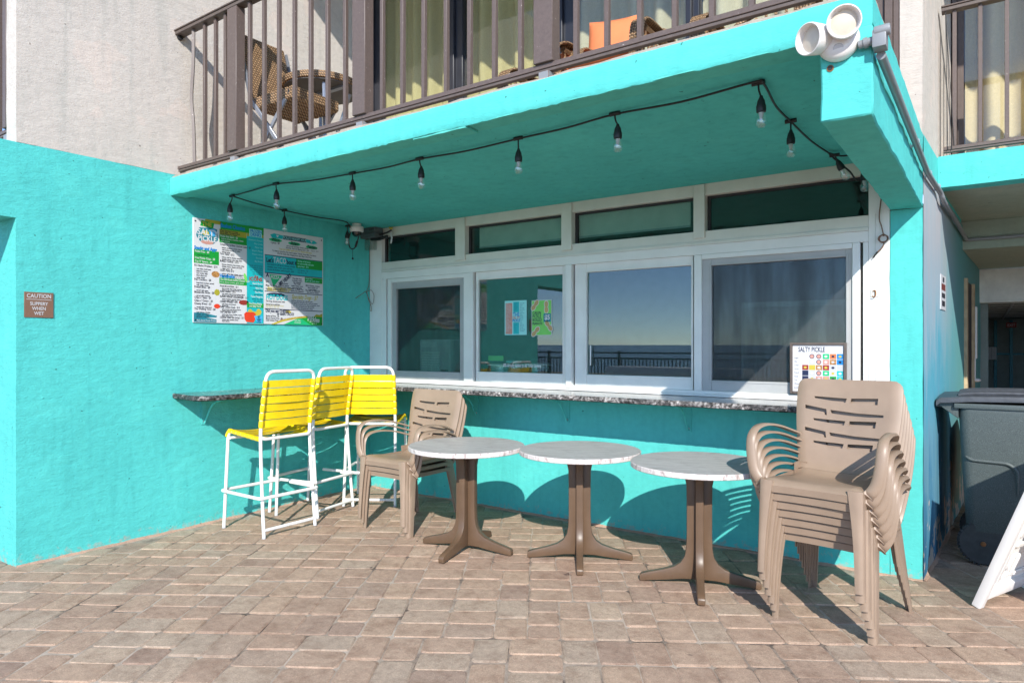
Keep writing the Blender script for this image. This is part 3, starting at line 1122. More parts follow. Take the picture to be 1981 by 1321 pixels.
# ---------------------------------------------------------------- serving window wall
ZS, ZT = 1.071, 2.72
f = MB()
c = M['cream']
w = M['white']
f.box((0.001, 0.002, ZS), (0.172, 0.10, ZT), w)                      # left jamb
f.box((0.172, 0.003, 2.536), (4.564, 0.10, ZT), c)                   # head
f.box((4.564, 0.0015, ZS), (4.684, 0.10, ZT), w)                     # right panel
f.box((4.602, -0.004, ZS + 0.01), (4.606, 0.0, 2.28), w)
f.box((0.172, 0.004, 2.200), (4.564, 0.10, 2.276), c)                # middle rail, stepped
f.box((0.172, -0.006, 2.176), (4.564, 0.10, 2.1995), c)
f.box((0.172, 0.001, 2.106), (4.564, 0.10, 2.1755), w)
frame = f.build('window_frame', None, bld, bevel=0.003)
for x0, x1 in ((1.147, 1.262), (2.290, 2.388), (3.418, 3.502)):      # transom mullions stand proud
    m_ = MB()
    m_.box((x0, -0.014, 2.226), (x1, 0.09, 2.617), c)
    m_.build('mullion', None, frame, bevel=0.003)
s_ = MB()
s_.box((0.172, -0.012, ZS), (4.564, 0.10, 1.088), w)
s_.box((0.172, 0.000, 1.0885), (4.564, 0.10, 1.112), w)
s_.build('window_sill', None, frame, bevel=0.003)
# gaskets and panes of the transom lights
for x0, x1 in ((0.172, 1.147), (1.262, 2.290), (2.388, 3.418), (3.502, 4.564)):
    g_ = MB()
    g_.box((x0, 0.050, 2.518), (x1, 0.075, 2.536), M['gap'])
    g_.box((x0, 0.050, 2.276), (x0 + 0.022, 0.075, 2.518), M['gap'])
    g_.build('gasket', None, frame, smooth=0)
    g_ = MB()
    g_.box((x0 + 0.001, 0.060, 2.2765), (x1 - 0.001, 0.066, 2.519), M['glass'])
    g_.build('pane', None, frame, smooth=0)
# lower row: jambs, stiles and sashes
for a_, b_ in (((0.172, 0.004, 1.1125), (0.232, 0.09, 2.1055)), ((0.250, 0.006, 1.1125), (0.302, 0.09, 2.1055)), ((0.302, 0.006, 2.066), (1.240, 0.09, 2.1055)), ((1.240, -0.002, 1.1125), (1.346, 0.09, 2.1055)), ((2.334, -0.016, 1.09), (2.388, 0.09, 2.1055)), ((3.418, -0.002, 1.1125), (3.476, 0.09, 2.1055)), ((3.476, -0.002, 2.070), (4.470, 0.09, 2.1055)), ((4.470, -0.002, 1.1125), (4.516, 0.09, 2.1055)), ((4.532, 0.000, 1.1125), (4.5635, 0.09, 2.1055))):
    j_ = MB()
    j_.box(a_, b_, w)
    j_.build('window_stile', None, frame, bevel=0.003)
d_ = MB()
for x0, x1 in ((0.232, 0.250), (1.346, 1.366), (2.388, 2.404), (3.404, 3.418), (4.516, 4.532)):
    d_ = MB()
    d_.box((x0, 0.055, 1.1125), (x1, 0.089, 2.1055), M['gap'])
    d_.build('track_gap', None, frame, smooth=0)

def sash(x0, x1, z0, z1, gx0, gx1, gz0, gz1, y, mat, name, glass_y=0.018):
    q = MB()
    q.box((x0, y, z0), (gx0, y + 0.035, z1), mat)
    q.box((gx1, y, z0), (x1, y + 0.035, z1), mat)
    q.box((gx0, y, z0), (gx1, y + 0.035, gz0), mat)
    q.box((gx0, y, gz1), (gx1, y + 0.035, z1), mat)
    # glazing bead
    for a, b in (((gx0 - 0.016, y - 0.004, gz0 - 0.016), (gx0 - 0.002, y, gz1 + 0.016)), ((gx1 + 0.002, y - 0.004, gz0 - 0.016), (gx1 + 0.016, y, gz1 + 0.016)), ((gx0 - 0.002, y - 0.004, gz0 - 0.016), (gx1 + 0.002, y, gz0 - 0.002)), ((gx0 - 0.002, y - 0.004, gz1 + 0.002), (gx1 + 0.002, y, gz1 + 0.016))):
        q.box(a, b, mat)
    o = q.build(name, None, frame, bevel=0.002)
    q = MB()
    q.box((gx0 + 0.001, y + glass_y, gz0 + 0.001), (gx1 - 0.001, y + glass_y + 0.005, gz1 - 0.001), M['glass'])
    q.build('pane', None, frame, smooth=0)
    return o
G = M['grey_screen_frame']
sash(0.302, 1.240, 1.1125, 2.066, 0.360, 1.180, 1.190, 2.000, 0.020, G, 'screen_frame', 0.024)
sash(1.366, 2.334, 1.1125, 2.1055, 1.392, 2.282, 1.203, 2.034, 0.022, w, 'sliding_sash')
sash(2.404, 3.404, 1.1125, 2.1055, 2.512, 3.390, 1.206, 2.034, 0.018, w, 'sliding_sash')
sash(3.476, 4.470, 1.1125, 2.070, 3.545, 4.430, 1.190, 2.020, 0.014, G, 'screen_frame', 0.024)
q = MB()
q.box((0.361, 0.034, 1.191), (1.179, 0.0355, 1.999), M['screen_thin'])
q.build('screen', None, frame, smooth=0)
q = MB()
q.box((3.546, 0.026, 1.191), (4.429, 0.0275, 2.019), M['screen'])
q.build('screen', None, frame, smooth=0)
for a_, b_ in (((2.545, 0.012, 1.28), (2.556, 0.0175, 1.44)), ((1.300, -0.0065, 1.42), (1.318, -0.002, 1.60))):
    q = MB()
    q.box(a_, b_, w)
    q.build('pull_handle', None, frame, bevel=0.002)

# ---------------------------------------------------------------- granite bar counter
ctr = thing('bar_counter', (0.3, -0.3, 1.03), 0, 'speckled black granite bar counter wrapping the inside corner below the windows', 'counter')
q = MB()
# L-shaped slab, outline with rounded outer corner and chiselled edge as its own strip
E = 0.012
ol = [(0.001, -2.045), (0.36, -2.100), (0.43, -2.085), (0.475, -2.02), (0.475, -0.46), (4.684, -0.46), (4.684, 0.0), (0.001, 0.0)]
q.add([(x, y, 1.0695) for x, y in ol], [tuple(range(8))], M['granite'])
q.add([(x, y, 1.030) for x, y in ol], [tuple(range(7, -1, -1))], M['granite'])
q.build('slab', None, ctr, smooth=0)
q = MB()
edge = []
rr = random.Random(4)
def sub(p0, p1):
    n = max(2, int((Vector(p1) - Vector(p0)).length / 0.014))
    return [(p0[0] + (p1[0] - p0[0]) * i / n, p0[1] + (p1[1] - p0[1]) * i / n) for i in range(n)]
for i in range(5):
    edge += sub(ol[i], ol[i + 1])
edge.append(ol[5])
vs, fs = [], []
R_ = 5
for i, (x, y) in enumerate(edge):
    a = edge[max(i - 1, 0)]
    b = edge[min(i + 1, len(edge) - 1)]
    t_ = Vector((b[0] - a[0], b[1] - a[1], 0)).normalized()
    nn = Vector((t_.y, -t_.x, 0))
    for j, (o_, z) in enumerate(((0, 1.0695), (0.006, 1.067), (0.011, 1.052), (0.008, 1.036), (-0.004, 1.0298))):
        k_ = 0.5 + 0.9 * noise.noise(Vector((x * 26, y * 26, z * 60))) if 0 < j < 4 else 0.0
        d_ = nn * (o_ * (0.6 + k_)) if j < 4 else nn * (o_ - 0.006 * rr.random())
        vs.append((x + d_.x, y + d_.y, z + (0 if j in (0,) else rr.uniform(-0.002, 0.002))))
for i in range(len(edge) - 1):
    for j in range(R_ - 1):
        a = i * R_ + j
        fs.append((a, a + R_, a + R_ + 1, a + 1))
q.add(vs, fs, M['granite_edge'])
q.build('rough_edge', None, ctr, smooth=25, recalc=True)

def bracket(p, d):
    """flat iron bracket under the counter; d = direction out from the wall"""
    p, d = Vector(p), Vector(d)
    s = Vector((-d.y, d.x, 0))
    q = MB()
    q.band([p + d * 0.004, p + d * 0.004 + Vector((0, 0, -0.225))], s, 0.042, 0.006, M['teal_front'])
    q.band([p + d * 0.006 + Vector((0, 0, -0.004)), p + d * 0.30 + Vector((0, 0, -0.004))], s, 0.042, 0.006, M['teal_front'])
    q.tube(spline([p + d * 0.27 + Vector((0, 0, -0.012)), p + d * 0.13 + Vector((0, 0, -0.06)), p + d * 0.02 + Vector((0, 0, -0.21))], 4), 0.008, 6, M['teal_front'])
    q.lathe([(0.008, 0), (0.008, 0.004)], 8, M['steel'], Matrix.Translation(p + Vector((0, 0, -0.20)) + d * 0.007) @ d.to_track_quat('Z', 'Y').to_matrix().to_4x4())
    q.build('bracket', None, ctr)
for y in (-1.80, -0.95):
    bracket((0.0, y, 1.029), (1, 0, 0))
for x in (0.85, 1.395, 2.345, 3.380, 4.25):
    bracket((x, 0.0, 1.029), (0, -1, 0))
# ================================================================ balcony front
def rail(name, y, x0, x1, zb, zt, posts, bals, label, loc, bent=()):
    r = thing(name, loc, 0, label, 'railing')
    q = MB()
    q.box((x0, y - 0.020, zb), (x1, y + 0.020, zb + 0.024), M['rail'])
    q.box((x0, y - 0.014, zb - 0.016), (x1, y + 0.016, zb - 0.0005), M['bronze_dark'])
    q.build('bottom_rail', None, r, bevel=0.002)
    q = MB()
    q.box((x0 - 0.012, y - 0.044, zt), (x1, y + 0.044, zt + 0.012), M['bronze'])
    q.box((x0 - 0.010, y - 0.036, zt - 0.026), (x1, y + 0.036, zt - 0.0005), M['bronze_dark'])
    q.build('top_rail', None, r, bevel=0.003)
    for a, b in posts:
        q = MB()
        q.box((a, y - 0.036, zb + 0.0245), (b, y + 0.036, zt - 0.027), M['rail'])
        q.box(((a + b) / 2 - 0.03, y - 0.03, 2.745), ((a + b) / 2 + 0.03, y + 0.03, zb - 0.0165), M['grey_pvc'])
        q.build('post', None, r, bevel=0.003)
    straight = None
    for i, x in enumerate(bals):
        if i in bent:
            q = MB()
            q.tube(spline([(x - 0.010, y, zt - 0.027), (x - 0.016, y, zt - 0.30), (x - 0.032, y - 0.004, zt - 0.55), (x - 0.012, y, zt - 0.75), (x + 0.004, y, zb + 0.0245)], 5), 0.0145, 4, M['rail'])
            q.build('baluster', None, r, smooth=20)
        else:
            q = MB()
            q.box((x - 0.0125, y - 0.0125, zb + 0.0245), (x + 0.0125, y + 0.0125, zt - 0.027), M['rail'])
            q.build('baluster', None, r, bevel=0.002)
    return r
posts, bals = [], []
for k in range(4):
    p = 0.705 + 1.316 * k
    posts.append((p, p + 0.112))
xs = [0.215, 0.364, 0.508, 0.634]
bals += xs
for k in range(4):
    for j in range(7):
        x = 0.931 + 1.316 * k + 0.1655 * j
        if x < 4.80 and (k > 0 or True):
            bals.append(x)
rail('balcony_railing', -2.0, 0.012, 4.84, 2.812, 3.885, posts, bals, 'speckled brown metal balcony railing above the snack bar awning slab', (0.0, -2.0, 2.752), bent=(0,))
q = MB()
q.tube([(0.0005, -2.0, 3.845), (0.03, -2.0, 3.845)], 0.018, 8, M['black'])
q.build('wall_bracket', None, bpy.data.objects['balcony_railing'])
bl = [5.00 + 0.147 * i for i in range(13)]
rr_ = rail('balcony_railing', 0.765, 4.935, 6.9, 2.800, 3.79, [(5.58, 5.66)], bl[:4] + bl[5:], 'brown railing of the neighbouring balcony over the passage', (5.0, 0.765, 2.752))
q = MB()
for i, (a, b) in enumerate((((4.948, 0.74, 3.77), (4.962, 0.74, 2.80)), ((4.948, 0.74, 3.77), (4.985, 0.74, 2.80)), ((4.948, 0.74, 3.77), (5.000, 0.75, 2.80)))):
    q.tube([a, b], 0.0022, 5, M['gap'])
q.build('loose_cable', None, rr_)
# stub of the next balcony's railing at the far left
rail('balcony_railing', -3.05, -2.2, -0.172, 2.875, 3.95, [(-0.245, -0.185)], [-0.40, -0.56, -0.72], 'brown railing end of the balcony left of the beige wall', (-1.2, -3.05, 2.8))

def door(x_edges, y, z0, z1, mat, name='sliding_door', parent=bld, step=0.0):
    """black framed sliding glass door: uprights at x_edges, panes between"""
    q = MB()
    for i, (a, b) in enumerate(x_edges):
        q.box((a, y - 0.05, z0), (a + (b - a) * 0.45, y + 0.05, z1), mat)
        q.box((a + (b - a) * 0.45, y - 0.02, z0), (b, y + 0.05, z1), mat)
    q.box((x_edges[0][1], y - 0.03, z0), (x_edges[-1][0], y + 0.05, z0 + 0.07), mat)
    q.box((x_edges[0][1], y - 0.03, z1 - 0.08), (x_edges[-1][0], y + 0.05, z1), mat)
    o = q.build(name, None, parent, bevel=0.003)
    for (a, b), (c_, d_) in zip(x_edges[:-1], x_edges[1:]):
        g_ = MB()
        g_.box((b + 0.001, y + 0.012, z0 + 0.071), (c_ - 0.001, y + 0.018, z1 - 0.081), M['glass_up'])
        g_.build('pane', None, o, smooth=0)
    return o
door([(0.002, 0.16), (1.075, 1.225), (2.215, 2.42), (3.365, 3.455), (4.50, 4.60)], 0.02, 2.753, 5.10, M['black_frame'])
q = MB()
for a, b, c_ in ((4.602, 4.655, -0.01), (4.656, 4.70, -0.03), (4.701, 4.7325, 0.0)):
    q.box((a, c_, 2.753), (b, 0.09, 5.10), M['bronze'])
q.build('door_jamb', None, bld, bevel=0.003)

def curtain(x0, x1, y, z0, z1, mat, label, pitch=0.17, amp=0.045, seed=0):
    r = random.Random(seed)
    q = MB()
    n = int((x1 - x0) / 0.012)
    vs, fs = [], []
    ph = r.random() * 6
    warp = 0
    for i in range(n + 1):
        x = x0 + (x1 - x0) * i / n
        warp = 0.9 * noise.noise(Vector((x * 2.0, seed * 5.0, 0)))
        s_ = sin(2 * pi * x / pitch + ph + 2 * warp)
        yy = y + amp * (abs(s_) ** 0.8) * (1 if s_ > 0 else -1)
        vs += [(x, yy, z0), (x, yy * 0.98 + y * 0.02, z1)]
    for i in range(n):
        fs.append((2 * i, 2 * i + 2, 2 * i + 3, 2 * i + 1))
    q.add(vs, fs, mat)
    o = q.build('curtain', None, None, smooth=80, recalc=False)
    return tag(o, label, 'curtain', 'curtains behind the balcony doors')
curtain(0.10, 1.13, 0.135, 2.76, 5.1, M['curtain'], 'olive pleated curtain behind the leftmost door pane', 0.20, 0.05, 1)
curtain(1.16, 2.29, 0.135, 2.76, 5.1, M['curtain'], 'olive pleated curtain behind the pane right of the wide post', 0.20, 0.05, 2)
curtain(2.33, 3.40, 0.14, 2.76, 5.1, M['curtain_pale'], 'pale pleated curtain behind the orange cushioned chair', 0.23, 0.055, 3)
curtain(3.42, 4.55, 0.14, 2.76, 5.1, M['curtain_pale'], 'pale pleated curtain nearest the brown door jamb', 0.23, 0.055, 4)
# neighbouring balcony on the right
door([(4.955, 5.035), (6.2, 6.3)], 1.62, 2.77, 5.1, M['bronze'], 'sliding_door')
curtain(5.04, 6.2, 1.75, 2.78, 5.1, M['curtain_tan'], 'tan pleated curtain behind the railing over the passage', 0.26, 0.06, 5)
# yellowish door panel at the far left bay
q = MB()
q.box((-2.2, -2.2, 2.8), (-0.17, -2.15, 5.4), M['curtain'])
tag(q.build('curtain', None, None, smooth=0), 'yellowish curtain sliver left of the beige wall', 'curtain', 'curtains behind the balcony doors')

# ---------------------------------------------------------------- balcony furniture
FZ = 2.752
wc = thing('wicker_chair', (0.86, -1.72, FZ), 0, 'folding wicker bistro chair with crossed grey legs on the balcony', 'chair')
q = MB()
bk = [(0.645, FZ + 0.44), (0.60, FZ + 0.62), (0.55, FZ + 0.80), (0.50, FZ + 0.98)]
for i in range(3):
    (xa, za), (xb, zb) = bk[i], bk[i + 1]
    q.add([(xa, -1.93, za), (xa, -1.55, za), (xb, -1.55, zb), (xb, -1.93, zb), (xa - 0.035, -1.93, za), (xa - 0.035, -1.55, za), (xb - 0.035, -1.55, zb), (xb - 0.035, -1.93, zb)],
          [(0, 1, 2, 3), (7, 6, 5, 4), (0, 3, 7, 4), (1, 5, 6, 2)] + ([(3, 2, 6, 7)] if i == 2 else []) + ([(0, 4, 5, 1)] if i == 0 else []), M['wicker'])
q.build('backrest', None, wc, bevel=0.004)
q = MB()
q.box((0.66, -1.935, FZ + 0.385), (1.13, -1.545, FZ + 0.455), M['wicker'])
for i in range(9):
    q.box((0.665 + i * 0.052, -1.938, FZ + 0.380), (0.70 + i * 0.052, -1.542, FZ + 0.460), M['wicker'])
q.build('seat', None, wc, bevel=0.004)
for yy in (-1.945, -1.535):
    q = MB()
    q.band([(0.50, yy, FZ + 0.95), (0.66, yy, FZ + 0.45), (1.06, yy, FZ)], (0, 1, 0), 0.016, 0.030, M['chair_steel'])
    q.build('leg', None, wc, bevel=0.002)
    q = MB()
    q.band([(1.08, yy + 0.018, FZ + 0.44), (0.66, yy + 0.018, FZ)], (0, 1, 0), 0.016, 0.030, M['chair_steel'])
    q.build('leg', None, wc, bevel=0.002)

for o_ in [wc]:
    o_.location.x += 0.20
    pass

wt = thing('wicker_table', (0.97, -1.40, FZ), 0, 'round wicker edged bistro table behind the folding wicker chair', 'table')
Tm = Matrix.Translation((0.97, -1.40, 0))
q = MB()
q.lathe([(0.285, FZ + 0.690), (0.300, FZ + 0.695), (0.305, FZ + 0.715), (0.300, FZ + 0.738), (0.20, FZ + 0.742)], 32, M['wicker'], Tm)
q.build('tabletop', None, wt)
q = MB()
q.lathe([(0.284, FZ + 0.683), (0.284, FZ + 0.6895)], 32, M['dark_board'], Tm)
q.box((0.72, -1.42, FZ + 0.665), (1.22, -1.38, FZ + 0.6825), M['chair_steel'])
q.build('underside', None, wt)
for a, b in (((0.80, -1.55, FZ + 0.67), (1.14, -1.55, FZ + 0.036)), ((1.14, -1.27, FZ + 0.67), (0.80, -1.27, FZ + 0.036)), ((1.16, -1.54, FZ + 0.67), (1.18, -1.54, FZ + 0.036)), ((0.78, -1.26, FZ + 0.67), (0.78, -1.26, FZ + 0.036))):
    q = MB()
    q.tube([a, b], 0.014, 8, M['chair_steel'])
    q.build('leg', None, wt)

wt.location.z -= 0.035

def wicker_armchair(x, y, label):
    """low round-armed rattan armchair, facing -y"""
    t = thing('wicker_armchair', (x, y, FZ), 0, label, 'armchair', 'rattan armchairs on the balcony')
    q = MB()
    q.box((x - 0.24, y - 0.26, FZ + 0.33), (x + 0.24, y + 0.22, FZ + 0.40), M['wicker'])
    q.build('seat', None, t, bevel=0.01)
    for s in (-1, 1):
        q = MB()
        xx = x + s * 0.28
        for k in range(6):      # bundle of canes over the front of the arm
            o = (k - 2.5) * 0.015
            q.tube(spline([(xx + o, y - 0.30, FZ), (xx + o, y - 0.315, FZ + 0.35), (xx + o + s * 0.01, y - 0.31, FZ + 0.56), (xx + o, y - 0.20, FZ + 0.635), (xx + o, y + 0.02, FZ + 0.64), (xx + o * 0.7, y + 0.22, FZ + 0.66)], 4), 0.0085, 5, M['wicker'])
        q.tube(spline([(xx, y - 0.20, FZ + 0.60), (xx, y + 0.02, FZ + 0.60), (xx, y + 0.22, FZ + 0.62)], 4), 0.022, 6, M['wicker_dark'])
        for k in range(7):      # open lattice side
            a = y - 0.28 + k * 0.08
            q.tube([(xx, a, FZ + 0.36), (xx, a + 0.13, FZ + 0.61)], 0.006, 4, M['wicker_dark'])
            q.tube([(xx + 0.004, a + 0.13, FZ + 0.36), (xx + 0.004, a, FZ + 0.61)], 0.006, 4, M['wicker_dark'])
        q.build('armrest', None, t)
        q = MB()
        q.tube([(xx, y + 0.24, FZ), (xx, y + 0.27, FZ + 0.62)], 0.018, 6, M['wicker'])
        q.build('leg', None, t)
    q = MB()
    for k in range(9):
        o = (k - 4) * 0.058
        q.tube([(x + o, y + 0.22, FZ + 0.38), (x + o * 1.05, y + 0.30, FZ + 0.78 - 0.5 * o * o)], 0.010, 5, M['wicker'])
    q.tube(spline([(x - 0.29, y + 0.24, FZ + 0.60), (x - 0.24, y + 0.30, FZ + 0.76), (x, y + 0.31, FZ + 0.82), (x + 0.24, y + 0.30, FZ + 0.76), (x + 0.29, y + 0.24, FZ + 0.60)], 4), 0.018, 6, M['wicker'])
    q.build('backrest', None, t)
    return t
wicker_armchair(2.72, -0.72, 'rattan armchair left of the middle railing post, only its arm tip showing')
wicker_armchair(3.22, -0.88, 'rattan armchair that holds the orange cushions')
wicker_armchair(4.10, -0.72, 'rattan armchair at the right end of the balcony')
def cushion(c, sx, sy, sz, rx, label, rz=0.0):
    q = MB()
    n = 10
    vs, fs = [], []
    for i in range(n + 1):
        for j in range(n + 1):
            u, v = i / n * 2 - 1, j / n * 2 - 1
            h = (1 - abs(u) ** 3) * (1 - abs(v) ** 3)
            vs.append((u * sx * (1 - 0.05 * (1 - v * v)), v * sy * (1 - 0.05 * (1 - u * u)), sz * (0.12 + 0.88 * h ** 0.6)))
    for i in range(n):
        for j in range(n):
            a = i * (n + 1) + j
            fs.append((a, a + n + 1, a + n + 2, a + 1))
    k = len(vs)
    vs += [(x, y, -z) for x, y, z in vs]
    fs += [tuple(v + k for v in f[::-1]) for f in fs]
    bd = [i * (n + 1) for i in range(n + 1)] + [n * (n + 1) + j for j in range(1, n + 1)] + [(n - i) * (n + 1) + n for i in range(1, n + 1)] + [n - j for j in range(1, n)]
    for i, a in enumerate(bd):
        b = bd[(i + 1) % len(bd)]
        fs.append((a, b, b + k, a + k))
    q.add(vs, fs, M['orange'])
    o = q.build('cushion', None, None, smooth=60)
    o.location = c
    o.rotation_euler = (rx, 0.0, rz)
    return tag(o, label, 'cushion', 'orange cushions on the rattan armchair')
cushion((3.22, -0.94, FZ + 0.46), 0.23, 0.25, 0.06, 0.0, 'flat orange seat cushion inside the rattan armchair')
cushion((3.11, -0.72, FZ + 0.68), 0.17, 0.25, 0.06, radians(74), 'upright orange back cushion rising above the rattan arm', 0.25)
cushion((2.86, -1.02, FZ + 0.52), 0.10, 0.10, 0.035, radians(80), 'small orange cushion tucked at the left rattan arm', 0.1)
# ================================================================ signs and print
# ---- big menu on the side wall: two boards
mn = thing('menu_board', (0.0, -1.25, 1.62), 0, 'large two panel printed menu of the snack bar on the turquoise side wall', 'menu')
MW, MH = 1.288, 0.838
q = MB()
q.box((0.001, -1.894, 1.624), (0.012, -1.2515, 1.624 + MH - 0.002), M['paper_white'])
q.box((0.001, -1.250, 1.628), (0.012, -0.604, 1.624 + MH), M['paper_white'])
q.build('panel', None, mn, bevel=0.002)
q = MB()
for y, z in ((-1.875, 2.435), (-0.625, 2.435), (-1.875, 1.645), (-0.625, 1.645)):
    q.lathe([(0.006, 0), (0.006, 0.003)], 8, M['ink'], Matrix.Translation((0.012, y, z)) @ Matrix.Rotation(pi / 2, 4, 'Y'))
q.build('screw', None, mn)
P_ = Print((0.0122, -1.894, 1.624), (0, 1, 0), (0, 0, 1))
H = MH
def Y(fr):
    return H * (1 - fr)
D1, D2, D3 = 0.0004, 0.0008, 0.0012
# column 1
P_.rect('green_block', M['olive'], 0.10, Y(0.035), 0.245, Y(0.0), D1)
P_.poly('green_block', M['green'], [(0.06, Y(0.07)), (0.07, Y(0.015)), (0.18, Y(0.03)), (0.17, Y(0.085))], D1 + 0.0002)
P_.text('heading', M['gold'], 'THE', 0.075, Y(0.068), 0.045, D2, bold=0.001)
P_.poly('logo', M['sea'], [(0.025, Y(0.16)), (0.05, Y(0.09)), (0.10, Y(0.085)), (0.16, Y(0.075)), (0.205, Y(0.085)), (0.21, Y(0.15)), (0.215, Y(0.19)), (0.17, Y(0.235)), (0.11, Y(0.245)), (0.055, Y(0.215)), (0.03, Y(0.18))], D1)
P_.disc('logo_patch', M['salmon'], 0.12, Y(0.222), 0.055, 0.018, D1 + 0.0002)
P_.disc('logo_patch', M['gold'], 0.105, Y(0.135), 0.03, 0.02, D1 + 0.0002)
P_.disc('logo_patch', M['skyblue'], 0.17, Y(0.12), 0.03, 0.03, D1 + 0.0002)
P_.text('white_lettering', M['paper_white'], 'SALTY', 0.034, Y(0.155), 0.068, D2, sx=0.95, bold=0.0015)
P_.text('white_lettering', M['paper_white'], 'PICKLE', 0.040, Y(0.212), 0.056, D2, sx=0.92, bold=0.0015)
P_.text('blue_lettering', M['blue'], 'Snacks and Apps', 0.010, Y(0.300), 0.036, D2, sx=0.80, bold=0.0022)
P_.rect('green_block', M['green'], 0.006, Y(0.432), 0.222, Y(0.302), D1)
for i, s in enumerate(('Pickle Fries - $8', 'house fries, dill ranch', 'Fried Pickle Chips - $8', "Cup O' Spears - $4")):
    P_.text('white_lettering' if i != 1 else 'lettering', M['paper_white'] if i != 1 else M['ink'], s, 0.014 + (0.02 if i == 1 else 0), Y(0.328 + i * 0.031), 0.0235 if i != 1 else 0.015, D2, sx=0.8, bold=0.0004)
def lines(x, y0, rows, step=0.0262, big=0.0235, small=0.0165, mat='ink', key='lettering'):
    y = y0
    for s in rows:
        sm = s.startswith(' ')
        P_.text(key, M[mat], s.strip(), x + (0.018 if sm else 0.0), Y(y), small if sm else big, D2, sx=0.82, bold=0.0005)
        y += step * (0.80 if sm else 1.12)
lines(0.010, 0.462, ["It's Nacho Problem - $14", ' over chips, beef, beans', ' jalapenos, cheese', ' sour cream, salsa', ' black olives and', ' queso drizzle', 'Pub Crackers - $8', ' fresh fried crackers, served', ' with cream cheese', 'Pretzel Bites - $8', ' served with queso', 'Mozzarella Sticks - $8', ' served with marinara', "Chips n' Salsa - $4", "Chips n' Queso - $6", 'Cheesy Bread - $7', ' served with garlic sauce', 'The Walking Taco - $8', ' beef, lettuce, cheddar', ' cheese, sour cream', ' served in a chip bag'])
P_.disc('food_picture', M['food'], 0.192, Y(0.525), 0.036, 0.026, D1)
P_.disc('food_picture', M['olive'], 0.205, Y(0.70), 0.026, 0.028, D1, 7)
P_.disc('red_shape', M['red'], 0.205, Y(0.835), 0.028, 0.020, D1, 9)
P_.poly('wave', M['sea'], [(0.006, Y(0.995)), (0.006, Y(0.905)), (0.09, Y(0.905)), (0.205, Y(0.93)), (0.20, Y(0.945)), (0.11, Y(0.95)), (0.20, Y(0.965)), (0.20, Y(0.995))], D1)
P_.text('white_lettering', M['paper_white'], 'Ask about Fresh Prices', 0.03, Y(0.985), 0.022, D2, sx=0.8)
# column 2
P_.rect('green_block', M['green'], 0.235, Y(0.075), 0.642, Y(0.0), D1)
P_.text('blue_lettering', M['blue'], 'Basket Classics', 0.236, Y(0.055), 0.046, D2, sx=0.8, bold=0.002)
P_.rect('olive_block', M['olive'], 0.226, Y(0.128), 0.476, Y(0.075), D1)
for i, s in enumerate(('Want Dressing? It Comes', 'Ranch, Blue, Thousand Island', 'Honey Mustard or Italian')):
    P_.text('lettering', M['ink'], s, 0.232, Y(0.092 + 0.017 * i), 0.018, D2, sx=0.85, bold=0.0006)
P_.rect('green_block', M['green'], 0.226, Y(0.205), 0.478, Y(0.1285), D1)
for i, s in enumerate(('Pickle Side Salad - $6', 'Lettuce, tomato, cucumber, cheese', 'and croutons')):
    P_.text('white_lettering', M['paper_white'], s, 0.234 + (0.01 if i else 0), Y(0.150 + i * 0.022), 0.022 if i == 0 else 0.0165, D2, sx=0.85, bold=0.0004)
lines(0.230, 0.232, ['Crispy Or Grilled Chicken Salad - $1', ' lettuce, tomatoes, onions, cheese', ' with choice of crispy or grilled', ' chicken strips', 'Taco Salad - $12', ' lettuce, beef or chicken, tomatoes', ' cheddar cheese, salsa, sour cream', 'Buffalo Chicken - $12', ' lettuce, tomatoes, blue cheese, crispy', ' chicken, bacon, cheese, and ranch', ' make a wrap - $1', "Chef's Plate $12", ' turkey, turkey ham, cheese, peppers', ' and onions'])
P_.text('blue_lettering', M['blue'], 'Handhelds', 0.228, Y(0.548), 0.042, D2, sx=0.76, bold=0.0022)
P_.text('lettering', M['ink'], 'served with', 0.360, Y(0.527), 0.017, D2, sx=0.85)
P_.text('lettering', M['ink'], 'chips or pickle spear', 0.360, Y(0.545), 0.017, D2, sx=0.85)
P_.rect('green_block', M['green'], 0.226, Y(0.612), 0.478, Y(0.552), D1)
P_.text('white_lettering', M['paper_white'], 'The Dill House Grilled Cheese - $10', 0.232, Y(0.576), 0.022, D2, sx=0.82, bold=0.0005)
P_.text('white_lettering', M['paper_white'], 'three cheese, pickles, garlic, sauce', 0.234, Y(0.600), 0.019, D2, sx=0.82)
lines(0.230, 0.642, ['Fried BOLOGNA - $11', ' thick cut slab, fried golden, american', ' cheese on our signature brioche roll', 'Italian Stallion - $13', ' ham, salami, pepperoni, provolone, lettuce', ' tomato, onion, mayo, red wine dressing', "Richie's Famous Cheeseburger - $13", ' choice of patties, american cheese', ' tomato, onion, pickles, mayo', 'Cheesy Wheezy - $10', ' twin patties and american', ' cheese, bun', 'Philly Cheese Steak - $14', ' shaved sirloin beef with provolone', ' cheese, peppers and onions', 'The Club Sub - $14', ' turkey, ham, bacon, cheddar, tomato', ' mayo, lettuce, wrap', 'Chicken Salad Sub (wrap) - $11', ' chicken salad, cheddar cheese', ' mayo, lettuce'], 0.0188, 0.0215, 0.0150)
P_.disc('food_picture', M['maroon'], 0.450, Y(0.785), 0.048, 0.022, D1, 11)
P_.disc('lime_shape', M['lime'], 0.465, Y(0.53), 0.014, 0.038, D3, 10, 0.3)
